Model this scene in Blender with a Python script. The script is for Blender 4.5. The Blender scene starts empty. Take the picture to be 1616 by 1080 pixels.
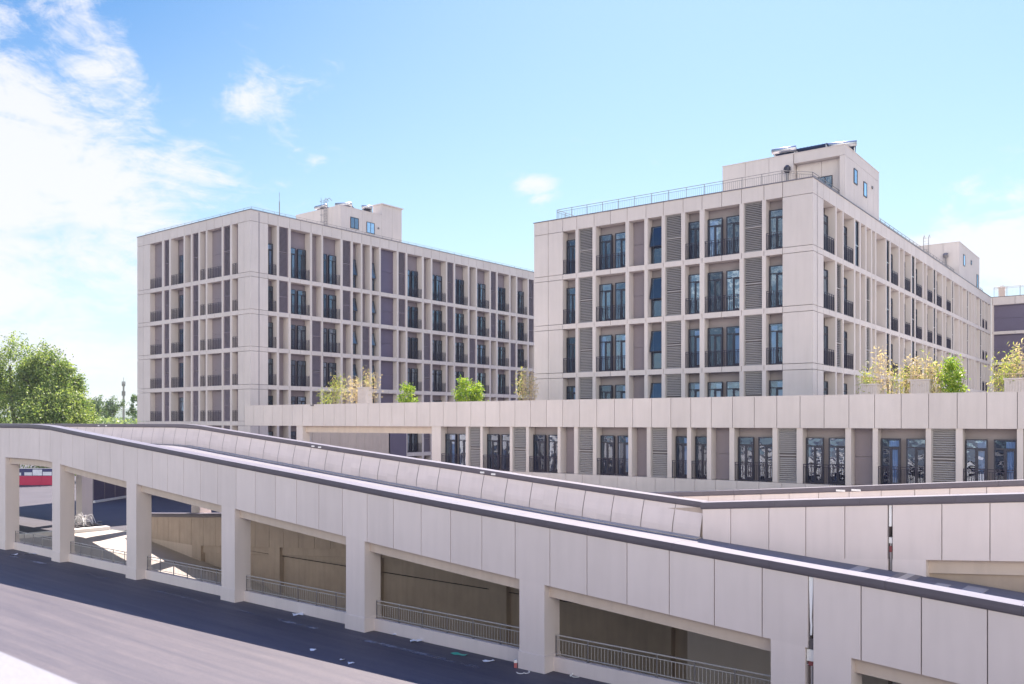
import bpy, math, random
from math import radians, sin, cos, pi
random.seed(7)
scene = bpy.context.scene
COL = scene.collection

# ------------------------------------------------------------------ camera
cam_d = bpy.data.cameras.new('camera'); cam = bpy.data.objects.new('camera', cam_d); COL.objects.link(cam)
cam.location = (0, 0, 8.0); cam.rotation_euler = (radians(90), 0, 0)
cam_d.sensor_width = 36; cam_d.lens = 30.92; cam_d.shift_y = 0.078
cam_d.clip_start = 0.1; cam_d.clip_end = 5000
cam_d.dof.use_dof = True; cam_d.dof.focus_distance = 48; cam_d.dof.aperture_fstop = 2.4
scene.camera = cam
# ------------------------------------------------------------------ view
scene.view_settings.view_transform = 'Standard'; scene.view_settings.look = 'None'
scene.view_settings.gamma = 1.0; scene.view_settings.use_curve_mapping = False
scene.view_settings.exposure = 1.49
# ------------------------------------------------------------------ sun
SUN_AZ, SUN_EL = radians(18.1), radians(55.7)
sd = bpy.data.lights.new('sun', 'SUN'); sun = bpy.data.objects.new('sun', sd); COL.objects.link(sun)
sd.energy = 5.0; sd.angle = radians(0.5); sd.color = (1.0, 0.88, 0.78)
sun.rotation_euler = (pi/2 - SUN_EL, 0, pi - SUN_AZ)
# ------------------------------------------------------------------ sky
world = bpy.data.worlds.new("World"); scene.world = world; world.use_nodes = True
def build_world():
    nt = world.node_tree; nt.nodes.clear(); N = nt.nodes.new; L = nt.links.new
    out = N('ShaderNodeOutputWorld'); bg = N('ShaderNodeBackground'); L(bg.outputs[0], out.inputs[0])
    bg.inputs[1].default_value = 0.082
    sky = N('ShaderNodeTexSky'); sky.sky_type = 'NISHITA'; sky.sun_disc = False
    sky.sun_elevation = SUN_EL; sky.sun_rotation = SUN_AZ
    sky.altitude = 0; sky.air_density = 1.0; sky.dust_density = 0.6; sky.ozone_density = 1.5
    tc = N('ShaderNodeTexCoord'); sep = N('ShaderNodeSeparateXYZ'); L(tc.outputs['Generated'], sep.inputs[0])
    def M(op, a, b=None, c=None, clamp=False):
        n = N('ShaderNodeMath'); n.operation = op; n.use_clamp = clamp
        for i, v in enumerate((a, b, c)):
            if v is None: continue
            if isinstance(v, (int, float)): n.inputs[i].default_value = v
            else: L(v, n.inputs[i])
        return n.outputs[0]
    az = M('ARCTAN2', sep.outputs[0], sep.outputs[1]); el = M('ARCSINE', sep.outputs[2])
    # wispy warp
    mp = N('ShaderNodeMapping'); mp.inputs['Scale'].default_value = (1, 1, 2.1); mp.inputs['Rotation'].default_value = (0, radians(-18), 0)
    L(tc.outputs['Generated'], mp.inputs[0])
    n1 = N('ShaderNodeTexNoise'); n1.inputs['Scale'].default_value = 6.5; n1.inputs['Detail'].default_value = 14; n1.inputs['Roughness'].default_value = 0.66
    n1.inputs['Distortion'].default_value = 0.9; L(mp.outputs[0], n1.inputs['Vector'])
    n2 = N('ShaderNodeTexNoise'); n2.inputs['Scale'].default_value = 26; n2.inputs['Detail'].default_value = 10; n2.inputs['Roughness'].default_value = 0.7; n2.inputs['Distortion'].default_value = 0.6; L(mp.outputs[0], n2.inputs['Vector'])
    # cloud banks: azimuth, elevation, half width, half height (degrees), weight
    banks = [(-33, 11, 10.5, 12, 1.1), (-26, 12.5, 9.5, 6.8, 1.0), (-21.5, 14.5, 6.5, 4.6, .85), (-29.5, 18, 3.0, 3.0, .5), (-24.5, 19.2, 4.4, 2.8, .8), (-26.5, 23.3, 2.7, 1.6, .45),
             (-16.8, 19.3, 2.7, 2.0, .78), (-15.0, 17.6, 2.0, 2.4, .45), (-30, 6, 14, 8, .86), (-20.3, 16.6, 1.6, .55, .75), (-17.6, 17.0, 1.0, .6, .7), (-28, 2, 18, 4, .5),
             (1.4, 15.2, 2.0, .8, 1.0), (2.0, 14.3, 1.3, .55, .6), (-12.6, 16.2, .9, .45, .5),
             (31, 9.8, 7.5, 3.0, 1.25), (27, 8.0, 6.0, 2.2, .7), (33, 12.2, 4.5, 1.6, .8), (24.5, 9.3, 4.0, 1.0, .5), (31, 5.5, 10, 3.0, .55),
             (60, 25, 14, 8, .8), (179, 13, 56, 15, 1.4), (-62, 12, 12, 10, 1.0), (172, 5, 50, 7, 1.0)]  # the banks behind the camera are added to fill the shaded walls
    tot = None
    for a, e, w, h, k in banks:
        da = M('SUBTRACT', az, radians(a)) if a < 100 else M('SUBTRACT', M('ABSOLUTE', az), radians(a))
        da = M('DIVIDE', da, radians(w)); de = M('DIVIDE', M('SUBTRACT', el, radians(e)), radians(h))
        r = M('ADD', M('MULTIPLY', da, da), M('MULTIPLY', de, de))
        g = M('MULTIPLY', M('EXPONENT', M('MULTIPLY', r, -0.9)), k)
        tot = g if tot is None else M('MAXIMUM', tot, g)
    nn = M('ADD', M('MULTIPLY', n1.outputs[0], 0.66), M('MULTIPLY', n2.outputs[0], 0.34))
    m = M('ADD', M('MULTIPLY', tot, 1.38), M('MULTIPLY', M('SUBTRACT', nn, 0.5), 4.2))
    mr = N('ShaderNodeMapRange'); mr.interpolation_type = 'SMOOTHSTEP'; mr.inputs['From Min'].default_value = 0.48; mr.inputs['From Max'].default_value = 1.35
    mr.inputs['To Max'].default_value = 0.9
    L(m, mr.inputs['Value'])
    # horizon haze band
    hz = M('MULTIPLY', M('EXPONENT', M('MULTIPLY', M('ABSOLUTE', el), -5.0)), 0.72)
    # tint of the clear sky
    tint = N('ShaderNodeMix'); tint.data_type = 'RGBA'; tint.blend_type = 'MULTIPLY'; tint.inputs[0].default_value = 1.0
    L(sky.outputs[0], tint.inputs[6]); 
    dz = M('DIVIDE', M('SUBTRACT', az, radians(-36)), radians(19)); dy_ = M('DIVIDE', M('SUBTRACT', el, radians(30)), radians(13))
    dg = M('MULTIPLY', 1.0, M('EXPONENT', M('MULTIPLY', M('ADD', M('MULTIPLY', dz, dz), M('MULTIPLY', dy_, dy_)), -0.9)))
    tm = N('ShaderNodeMix'); tm.data_type = 'RGBA'; L(dg, tm.inputs[0]); tm.inputs[6].default_value = SKY_TINT; tm.inputs[7].default_value = (.0, .36, .66, 1); th = N('ShaderNodeMapRange'); th.inputs['From Min'].default_value = radians(32); th.inputs['From Max'].default_value = radians(55); L(el, th.inputs['Value'])
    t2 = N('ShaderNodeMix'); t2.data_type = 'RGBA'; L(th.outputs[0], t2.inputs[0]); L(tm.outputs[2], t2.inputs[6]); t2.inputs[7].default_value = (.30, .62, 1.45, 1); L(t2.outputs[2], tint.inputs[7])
    mixh = N('ShaderNodeMix'); mixh.data_type = 'RGBA'; L(hz, mixh.inputs[0]); L(tint.outputs[2], mixh.inputs[6]); mixh.inputs[7].default_value = (3.8, 3.95, 4.5, 1)
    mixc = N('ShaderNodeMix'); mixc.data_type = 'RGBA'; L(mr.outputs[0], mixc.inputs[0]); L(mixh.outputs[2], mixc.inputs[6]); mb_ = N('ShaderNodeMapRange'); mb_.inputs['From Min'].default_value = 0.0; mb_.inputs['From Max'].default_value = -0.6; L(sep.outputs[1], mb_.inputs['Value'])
    cc = N('ShaderNodeMix'); cc.data_type = 'RGBA'; L(mb_.outputs[0], cc.inputs[0]); cc.inputs[6].default_value = (4.35, 4.35, 4.65, 1); cc.inputs[7].default_value = BACK_FILL; L(cc.outputs[2], mixc.inputs[7])
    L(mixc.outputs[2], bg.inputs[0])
HAZE_D = 0.00014
SKY_TINT = (.66, .78, .76, 1)
BACK_FILL = (16.8, 16.1, 14.6, 1)  # boosted colour of the unseen banks, added as warm fill light
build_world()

# ------------------------------------------------------------------ materials
MATS = {}
def mat(name, color, rough=0.7, metal=0.0, spec=0.5, var=0.0, vscale=1.0, streak=0.0, bump=0.0, bscale=40.0, color2=None, detail=5, island=0.0):
    if name in MATS: return MATS[name]
    m = bpy.data.materials.new(name); m.use_nodes = True; nt = m.node_tree; b = nt.nodes['Principled BSDF']
    b.inputs['Base Color'].default_value = (*color, 1); b.inputs['Roughness'].default_value = rough
    b.inputs['Metallic'].default_value = metal; b.inputs['Specular IOR Level'].default_value = spec
    N = nt.nodes.new; L = nt.links.new
    if var > 0 or streak > 0 or bump > 0:
        tc = N('ShaderNodeTexCoord')
    if var > 0 or streak > 0:
        n1 = N('ShaderNodeTexNoise'); n1.inputs['Scale'].default_value = vscale; n1.inputs['Detail'].default_value = detail; n1.inputs['Roughness'].default_value = .6
        L(tc.outputs['Object'], n1.inputs['Vector'])
        r = N('ShaderNodeMapRange'); r.inputs['From Min'].default_value = .3; r.inputs['From Max'].default_value = .7
        L(n1.outputs[0], r.inputs['Value'])
        mx = N('ShaderNodeMix'); mx.data_type = 'RGBA'; L(r.outputs[0], mx.inputs[0])
        c2 = color2 or tuple(c*(1-var) for c in color); mx.inputs[6].default_value = (*color, 1); mx.inputs[7].default_value = (*c2, 1)
        o = mx.outputs[2]
        if streak > 0:
            mp = N('ShaderNodeMapping'); mp.inputs['Scale'].default_value = (2.2, 2.2, .22); L(tc.outputs['Object'], mp.inputs[0])
            n2 = N('ShaderNodeTexNoise'); n2.inputs['Scale'].default_value = 1.6; n2.inputs['Detail'].default_value = 6; L(mp.outputs[0], n2.inputs['Vector'])
            r2 = N('ShaderNodeMapRange'); r2.inputs['From Min'].default_value = .42; r2.inputs['From Max'].default_value = .75; L(n2.outputs[0], r2.inputs['Value']); r2.inputs['To Max'].default_value = streak
            m2 = N('ShaderNodeMix'); m2.data_type = 'RGBA'; L(r2.outputs[0], m2.inputs[0]); L(o, m2.inputs[6]); m2.inputs[7].default_value = (*[c*.62 for c in color], 1)
            o = m2.outputs[2]
        if island > 0:
            ge = N('ShaderNodeNewGeometry'); hv = N('ShaderNodeHueSaturation'); ri = N('ShaderNodeMath'); ri.operation = 'MULTIPLY_ADD'; L(ge.outputs['Random Per Island'], ri.inputs[0]); ri.inputs[1].default_value = island*2; ri.inputs[2].default_value = 1-island
            L(ri.outputs[0], hv.inputs['Value']); L(o, hv.inputs['Color']); o = hv.outputs[0]
        L(o, b.inputs['Base Color'])
    if bump > 0:
        n3 = N('ShaderNodeTexNoise'); n3.inputs['Scale'].default_value = bscale; n3.inputs['Detail'].default_value = 4; L(tc.outputs['Object'], n3.inputs['Vector'])
        bp = N('ShaderNodeBump'); bp.inputs['Strength'].default_value = bump; bp.inputs['Distance'].default_value = .02
        L(n3.outputs[0], bp.inputs['Height']); L(bp.outputs[0], b.inputs['Normal'])
    MATS[name] = m; return m
WALL = mat('wall_stone_paint', (.635, .575, .55), .8, var=.09, vscale=.35, streak=.17, island=.03, bump=.15)
WALL_R = mat('ramp_panel', (.72, .635, .605), .62, var=.06, vscale=.6, streak=.14, bump=.1, island=.035)
CREAM = mat('cream_render', (.60, .505, .44), .85, var=.10, vscale=.6, streak=.25)
TAUPE = mat('taupe_render', (.305, .27, .278), .8, var=.08, vscale=1.2)
MAUVE = mat('mauve_render', (.245, .21, .25), .75, var=.08, vscale=1.0)
PURPLE = mat('mauve_cladding', (.235, .20, .225), .6, var=.08, vscale=1.0)
PLUM = mat('plum_cladding', (.12, .10, .165), .5, var=.1, vscale=.7)
SLAT = mat('louvre_slat', (.37, .35, .352), .6)
LBACK = mat('louvre_back', (.13, .12, .128), .9)
SHADE_BROWN = mat('shade_brown_render', (.48, .39, .325), .9, var=.18, vscale=.8, streak=.35)  # under-ramp shade and brown bounce light put into this colour
FRAME = mat('window_frame_metal', (.035, .038, .06), .4, metal=.4)
RAILM = mat('balcony_metal', (.045, .04, .07), .45, metal=.5)
CAPM = mat('cap_metal', (.175, .165, .205), .42, spec=.45, bump=.2, streak=.3, var=.12, vscale=2)
LIPM = mat('cap_lip_metal', (.115, .103, .125), .4, spec=.4, var=.15, vscale=2)
SLATM = mat('mauve_louvre_slat', (.25, .21, .26), .5)
ROOF = mat('roof_screed', (.42, .40, .38), .9, var=.15, vscale=.8)
STEEL = mat('galvanised_steel', (.52, .53, .55), .35, metal=.85)
STEELD = mat('grey_steel', (.22, .21, .22), .5, metal=.5)
WHITE = mat('white_paint', (.80, .79, .77), .6, var=.08, vscale=4)
CURT = mat('curtain_cloth', (.80, .80, .82), .9)
LEAFY = None
def glass_mat():
    m = bpy.data.materials.new('window_glass'); m.use_nodes = True; nt = m.node_tree; N = nt.nodes.new; L = nt.links.new
    nt.nodes.clear(); out = N('ShaderNodeOutputMaterial'); mx = N('ShaderNodeMixShader'); tr = N('ShaderNodeBsdfTransparent'); gl = N('ShaderNodeBsdfGlossy')
    tr.inputs[0].default_value = (.36, .50, .74, 1); gl.inputs[0].default_value = (.66, .82, 1, 1); gl.inputs['Roughness'].default_value = .03
    lw = N('ShaderNodeLayerWeight'); lw.inputs[0].default_value = .35
    mr = N('ShaderNodeMapRange'); mr.inputs['To Min'].default_value = .13; mr.inputs['To Max'].default_value = .95; L(lw.outputs['Fresnel'], mr.inputs['Value'])
    tc = N('ShaderNodeTexCoord'); nz = N('ShaderNodeTexNoise'); nz.inputs['Scale'].default_value = 1.1; L(tc.outputs['Object'], nz.inputs['Vector'])
    bp = N('ShaderNodeBump'); bp.inputs['Strength'].default_value = .45; bp.inputs['Distance'].default_value = .08; L(nz.outputs[0], bp.inputs['Height']); L(bp.outputs[0], gl.inputs['Normal'])
    oi = N('ShaderNodeObjectInfo'); v1 = N('ShaderNodeMath'); v1.operation = 'MULTIPLY_ADD'; L(oi.outputs['Random'], v1.inputs[0]); v1.inputs[1].default_value = 1.3; v1.inputs[2].default_value = .45
    v2 = N('ShaderNodeMath'); v2.operation = 'MULTIPLY'; v2.use_clamp = True; L(mr.outputs[0], v2.inputs[0]); L(v1.outputs[0], v2.inputs[1]); nz.noise_dimensions = '4D'; L(oi.outputs['Random'], nz.inputs['W'])
    L(v2.outputs[0], mx.inputs[0]); L(tr.outputs[0], mx.inputs[1]); L(gl.outputs[0], mx.inputs[2]); L(mx.outputs[0], out.inputs[0])
    return m
GLASS = glass_mat()
GLASSB = GLASS.copy(); GLASSB.name = 'sky_glass'
for nd in GLASSB.node_tree.nodes:
    if nd.type == 'MAP_RANGE': nd.inputs['To Min'].default_value = .75; nd.inputs['To Max'].default_value = 1.4
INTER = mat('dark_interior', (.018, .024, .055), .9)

# ------------------------------------------------------------------ mesh helpers
class MB:
    def __init__(s): s.v = []; s.f = []; s.mi = []; s.m = []
    def mid(s, m):
        if m not in s.m: s.m.append(m)
        return s.m.index(m)
    def hexa(s, p, m):           # p: 8 points, bottom ring 0-3, top ring 4-7 (ccw from above)
        b = len(s.v); s.v += [tuple(q) for q in p]; k = s.mid(m)
        for f in ((3, 2, 1, 0), (4, 5, 6, 7), (0, 1, 5, 4), (1, 2, 6, 5), (2, 3, 7, 6), (3, 0, 4, 7)):
            s.f.append(tuple(b+i for i in f)); s.mi.append(k)
    def box(s, x0, x1, y0, y1, z0, z1, m, T=None):
        p = [(x0, y0, z0), (x1, y0, z0), (x1, y1, z0), (x0, y1, z0), (x0, y0, z1), (x1, y0, z1), (x1, y1, z1), (x0, y1, z1)]
        if T: p = [T(*q) for q in p]
        s.hexa(p, m)
    def quad(s, pts, m):
        b = len(s.v); s.v += [tuple(q) for q in pts]; s.f.append(tuple(range(b, b+len(pts)))); s.mi.append(s.mid(m))
    def bar(s, a, c, r, m, n=4):          # square/round bar between 2 points
        ax, ay, az = a; bx, by, bz = c; dx, dy, dz = bx-ax, by-ay, bz-az; l = math.sqrt(dx*dx+dy*dy+dz*dz) or 1
        dx, dy, dz = dx/l, dy/l, dz/l
        ux, uy, uz = (0, 0, 1) if abs(dz) < .9 else (1, 0, 0)
        px, py, pz = dy*uz-dz*uy, dz*ux-dx*uz, dx*uy-dy*ux; q = math.sqrt(px*px+py*py+pz*pz); px, py, pz = px/q, py/q, pz/q
        qx, qy, qz = dy*pz-dz*py, dz*px-dx*pz, dx*py-dy*px
        r2 = r if not isinstance(r, tuple) else r[1]; r1 = r if not isinstance(r, tuple) else r[0]
        b = len(s.v); k = s.mid(m)
        for (cx, cy, cz), rr in ((a, r1), (c, r2)):
            for i in range(n):
                t = 2*pi*(i+.5)/n; c_, s_ = cos(t)*rr, sin(t)*rr
                s.v.append((cx+px*c_+qx*s_, cy+py*c_+qy*s_, cz+pz*c_+qz*s_))
        for i in range(n):
            j = (i+1) % n; s.f.append((b+i, b+j, b+n+j, b+n+i)); s.mi.append(k)
        s.f.append(tuple(b+n-1-i for i in range(n))); s.mi.append(k); s.f.append(tuple(b+n+i for i in range(n))); s.mi.append(k)
    def tube(s, pts, r, m, n=6):
        for a, b in zip(pts, pts[1:]): s.bar(a, b, r, m, n)
    def mesh(s, name, smooth=False):
        me = bpy.data.meshes.new(name); me.from_pydata(s.v, [], s.f)
        for m in s.m: me.materials.append(m)
        me.polygons.foreach_set('material_index', s.mi)
        if smooth: me.polygons.foreach_set('use_smooth', [True]*len(s.f))
        me.update(); return me
    def obj(s, name, parent=None, smooth=False):
        return link(name, s.mesh(name, smooth), parent)
def link(name, me, parent=None):
    o = bpy.data.objects.new(name, me); COL.objects.link(o)
    if parent: o.parent = parent
    return o
def tag(o, label=None, cat=None, group=None, kind=None):
    if label: o['label'] = label
    if cat: o['category'] = cat
    if group: o['group'] = group
    if kind: o['kind'] = kind
    return o
def empty(name, loc, rz, label, cat, group=None):
    o = bpy.data.objects.new(name, None); COL.objects.link(o); o.location = loc; o.rotation_euler = (0, 0, rz); o.empty_display_size = .5
    return tag(o, label, cat, group)
def frame(theta):
    t = radians(theta); return (sin(t), -cos(t)), (cos(t), sin(t)), t - pi/2
DR, NR, ZR = frame(53.0)      # right building and podium
DL, NL, ZL = frame(51.75)     # left building
DA, NA, ZA = frame(50.4)      # ramps and road
def W(d, n, s, c, z=0): return (s*d[0]+c*n[0], s*d[1]+c*n[1], z)
def smooth_pts(pts):
    def f(x):
        if x <= pts[0][0]: return pts[0][1]
        for (a, ya), (b, yb) in zip(pts, pts[1:]):
            if x <= b: return ya+(yb-ya)*(x-a)/(b-a)
        (a, ya), (b, yb) = pts[-2:]; return yb+(yb-ya)/(b-a)*(x-b)
    return f

# ------------------------------------------------------------------ facade kit
CACHE = {}
def cached(key, fn):
    if key not in CACHE: CACHE[key] = fn()
    return CACHE[key]
# local frame of every kit mesh: x along the wall, y into the wall, z up, origin at lower left front
def win_meshes(w, h, style):
    def mk():
        f = MB(); t = .055; dp = .09
        f.box(0, t, 0, dp, 0, h, FRAME); f.box(w-t, w, 0, dp, 0, h, FRAME); f.box(t, w-t, 0, dp, h-t, h, FRAME); f.box(t, w-t, 0, dp, 0, t+.02, FRAME)
        if style == 'door':
            zt = h*.80; f.box(t, w-t, .01, dp-.01, zt, zt+.07, FRAME); xm = w*.46; f.box(xm-.03, xm+.03, .01, dp-.01, t+.02, zt, FRAME)
            f.box(xm+.03, xm+.11, .02, dp-.02, t+.02, zt, FRAME); f.box(w-t-.07, w-t, .02, dp-.02, t+.02, zt, FRAME); f.box(xm+.11, w-t-.07, .02, dp-.02, t+.02, t+.14, FRAME); f.box(xm+.11, w-t-.07, .02, dp-.02, zt-.08, zt, FRAME)
        elif style == 'narrow':
            zt = h*.80; f.box(t, w-t, .01, dp-.01, zt, zt+.07, FRAME)
            f.box(t, w-t, .01, dp-.01, h*.36, h*.36+.05, FRAME)
        elif style == 'tilt':
            zt = h*.42; f.box(t, w-t, .01, dp-.01, zt, zt+.07, FRAME)
        elif style == 'strip':
            zt = h*.45; f.box(t, w-t, -.01, dp-.01, zt, zt+.07, STEEL)
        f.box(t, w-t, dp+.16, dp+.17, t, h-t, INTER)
        g = MB()
        if style == 'tilt':
            g.quad([(t, .045, t), (w-t, .045, t), (w-t, .045, h*.42), (t, .045, h*.42)], GLASS)
            sx = .30; z0 = h*.42+.08; z1 = h-t
            g.quad([(t, -sx, z0+.03), (w-t, -sx, z0+.03), (w-t, .02, z1), (t, .02, z1)], GLASS)
            for x in (t, w-t): f.bar((x, -sx, z0+.03), (x, .02, z1), .03, FRAME)
            f.bar((t, -sx, z0+.03), (w-t, -sx, z0+.03), .035, FRAME)
        else:
            g.quad([(t, .045, t), (w-t, .045, t), (w-t, .045, h-t), (t, .045, h-t)], GLASS)
        return f.mesh('window'), g.mesh('pane')
    return cached(('win', round(w, 2), round(h, 2), style), mk)
def curtain_mesh(w, h):
    def mk():
        c = MB(); n = 14; ph = random.random()*6
        prev = None
        for i in range(n+1):
            x = w*i/n; y = .02*sin(i*1.9+ph)
            if prev: c.quad([(prev[0], prev[1], .06), (x, y, .06), (x, y, h), (prev[0], prev[1], h)], CURT)
            prev = (x, y)
        return c.mesh('curtain')
    return cached(('cur', round(w, 2), round(h, 2)), mk)
def rail_mesh(w, h=1.08):
    def mk():
        r = MB(); r.box(0, w, .02, .05, h-.035, h, RAILM); r.box(.02, w-.02, .025, .045, h-.15, h-.125, RAILM); r.box(.02, w-.02, .025, .045, .06, .085, RAILM)
        n = max(2, int(w/.115))
        for i in range(n+1):
            x = .02+(w-.04)*i/n; q = .016 if i % 4 == 0 else .009
            r.box(x-q, x+q, .035-q, .035+q, 0 if i % 4 == 0 else .085, h-.035 if i % 4 == 0 else h-.15, RAILM)
        return r.mesh('balcony_railing')
    return cached(('rail', round(w, 2), h), mk)
def louvre_mesh(w, h, SLAT=SLAT):
    def mk():
        r = MB(); t = .04; r.box(0, t, 0, .12, 0, h, SLAT); r.box(w-t, w, 0, .12, 0, h, SLAT); r.box(t, w-t, 0, .12, h-t, h, SLAT); r.box(t, w-t, 0, .12, 0, t, SLAT)
        zm = h*.5; r.box(t, w-t, .0, .1, zm-.03, zm+.03, SLAT)
        r.box(t, w-t, .13, .14, t, h-t, LBACK)
        n = int(h/.115)
        for i in range(n):
            z = t+(h-2*t)*(i+.5)/n
            if abs(z-zm) < .06: continue
            r.hexa([(t, .015, z-.038), (w-t, .015, z-.038), (w-t, .11, z+.028), (t, .11, z+.028), (t, .015, z-.024), (w-t, .015, z-.024), (w-t, .11, z+.042), (t, .11, z+.042)], SLAT)
        return r.mesh('louvre_panel')
    return cached(('louv', round(w, 2), round(h, 2), SLAT.name), mk)
def clad_mesh(w, h, m):
    def mk():
        r = MB(); zm = h*.5
        r.box(0, w, 0, .03, 0, zm-.012, m); r.box(0, w, 0, .03, zm+.012, h, m)
        return r.mesh('cladding_panel')
    return cached(('clad', round(w, 2), round(h, 2), m.name), mk)

class Face:
    """one facade: T maps (u, depth, z) to the building's own frame; ru is the turn of kit meshes"""
    def __init__(s, root, T, rz, D, slat=SLAT): s.root = root; s.T = T; s.rz = rz; s.D = D; s.slat = slat
    def put(s, name, me, u, d, z, parent=None):
        o = link(name, me, parent or s.root)
        if parent is None: o.location = s.T(u, d, z); o.rotation_euler = (0, 0, s.rz)
        else: o.location = (u, d, z)
        return o
    def window(s, u, z, w, h, style, d=None, curtain=False, name='window'):
        fm, gm = win_meshes(w, h, style); dd = (s.D-.27) if d is None else d
        o = s.put(name, fm, u, dd, z); s.put('pane', gm, 0, 0, 0, o)
        if curtain:
            cw = w*random.choice([.45, .55, .4]); s.put('curtain', curtain_mesh(round(cw, 1), h-.12), (w-cw-.07) if random.random() < .7 else .07, .17, 0, o)
        return o
    def bay(s, a, b, z0, z1, t, cp=.5, whead=.62):
        w = b-a; h = z1-z0; D = s.D; wh = h-whead
        if t == 'L': s.put('louvre_panel', louvre_mesh(w-.02, h-.02, s.slat), a+.01, .10, z0+.01)
        elif t == 'P': s.put('cladding_panel', clad_mesh(w-.03, h-.02, PURPLE), a+.015, D-.035, z0+.01)
        elif t == 'B': s.put('cladding_panel', clad_mesh(w-.03, h-.02, PLUM), a+.015, D-.25, z0+.01)
        elif t == 'W1':
            s.window(a+.06, z0+.02, w-.09, wh, 'door' if w > .95 else 'narrow', curtain=random.random() < cp)
            s.put('balcony_railing', rail_mesh(w-.01), a+.005, .04, z0)
        elif t == 'W2':
            ww = (w-.40)/2
            s.window(a+.05, z0+.02, ww, wh, 'door', curtain=random.random() < cp); s.window(a+.05+ww+.28, z0+.02, ww, wh, 'door', curtain=random.random() < cp)
            s.put('balcony_railing', rail_mesh(w-.01), a+.005, .04, z0)
        elif t == 'T': s.window(a+.06, z0+.02, w-.08, wh+.05, 'tilt', curtain=False)
        elif t == 'O': s.window(a+.1, z0+.02, w-.3, wh, 'tilt')
        elif t == 'G': s.window(a+.01, z0+.02, w-.02, h-.04, 'strip', d=.08)
        elif t == 'R':
            s.window(a+.1, z0+.02, w-.25, wh, 'door', curtain=False)
            s.put('balcony_railing', rail_mesh(w-.01), a+.005, .04, z0)
        elif t == 'E':
            s.put('cladding_panel', clad_mesh(w-.03, h-.02, PURPLE), a+.015, D-.30, z0+.01)
            s.put('balcony_railing', rail_mesh(w-.01), a+.005, .04, z0)
        elif t == 'q': s.put('cladding_panel', clad_mesh(w-.03, h-.02, TAUPE), a+.015, .5, z0+.01)

def wall_grid(mb, T, D, u0, u1, bays, levels, band, zf, zt, solid_split=1.3, m=None, zb=0.0, gap=.034, mf=None, back=None):
    """piers, slab bands, solid end walls and fascia as separate boxes with open joints. levels: floor tops; openings run level[i]..level[i+1]-band"""
    m = m or WALL; mf = mf or m
    edges = []; e = u0
    for a, b, *_ in bays: edges.append((e, a)); e = b
    edges.append((e, u1))
    joints = [u0]
    for (a, b) in edges:
        if b-a > .9:
            n = max(1, round((b-a)/solid_split)); js = [a+(b-a)*i/n for i in range(1, n)]
            if a > u0+.01: js = [a]+js
            if b < u1-.01: js = js+[b]
            joints += js
        else: joints.append((a+b)/2)
    for a, b, *_ in bays:
        if b-a > 1.9: joints.append((a+b)/2)
    joints = sorted(set([round(j, 3) for j in joints]+[u1]))
    g = gap/2
    def strip(z0, z1, D0=0, D1=D, mm=None):
        for a, b in zip(joints, joints[1:]):
            mb.box(a+(g if a > u0+.01 else 0), b-(g if b < u1-.01 else 0), D0, D1, z0, z1, mm or m, T)
    strip(zf, zt, mm=mf)
    n = len(levels)
    for i, z0 in enumerate(levels):
        z1 = (levels[i+1]-band) if i+1 < n else zf
        top_gap = gap
        for k, (a, b) in enumerate(edges):
            if b-a > .9:
                js = [a]+[j for j in joints if a+.01 < j < b-.01]+[b]
                for p, q in zip(js, js[1:]):
                    mb.box(p+(g if p > a+.01 else 0), q-(g if q < b-.01 else 0), 0, D, z0+gap, z1-gap, m, T)
            else: mb.box(a, b, .0, D, z0, z1, m, T)
        if i > 0 or zb < z0: strip(z0-band, z0)
    # plain wall under the lowest band
    if zb < levels[0]-band-.05: mb.box(u0, u1, 0, D, zb, levels[0]-band, m, T)
    mb.box(u0, u1, D+.06, D+.16, zb, zt-.1, back or TAUPE, T)

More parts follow.
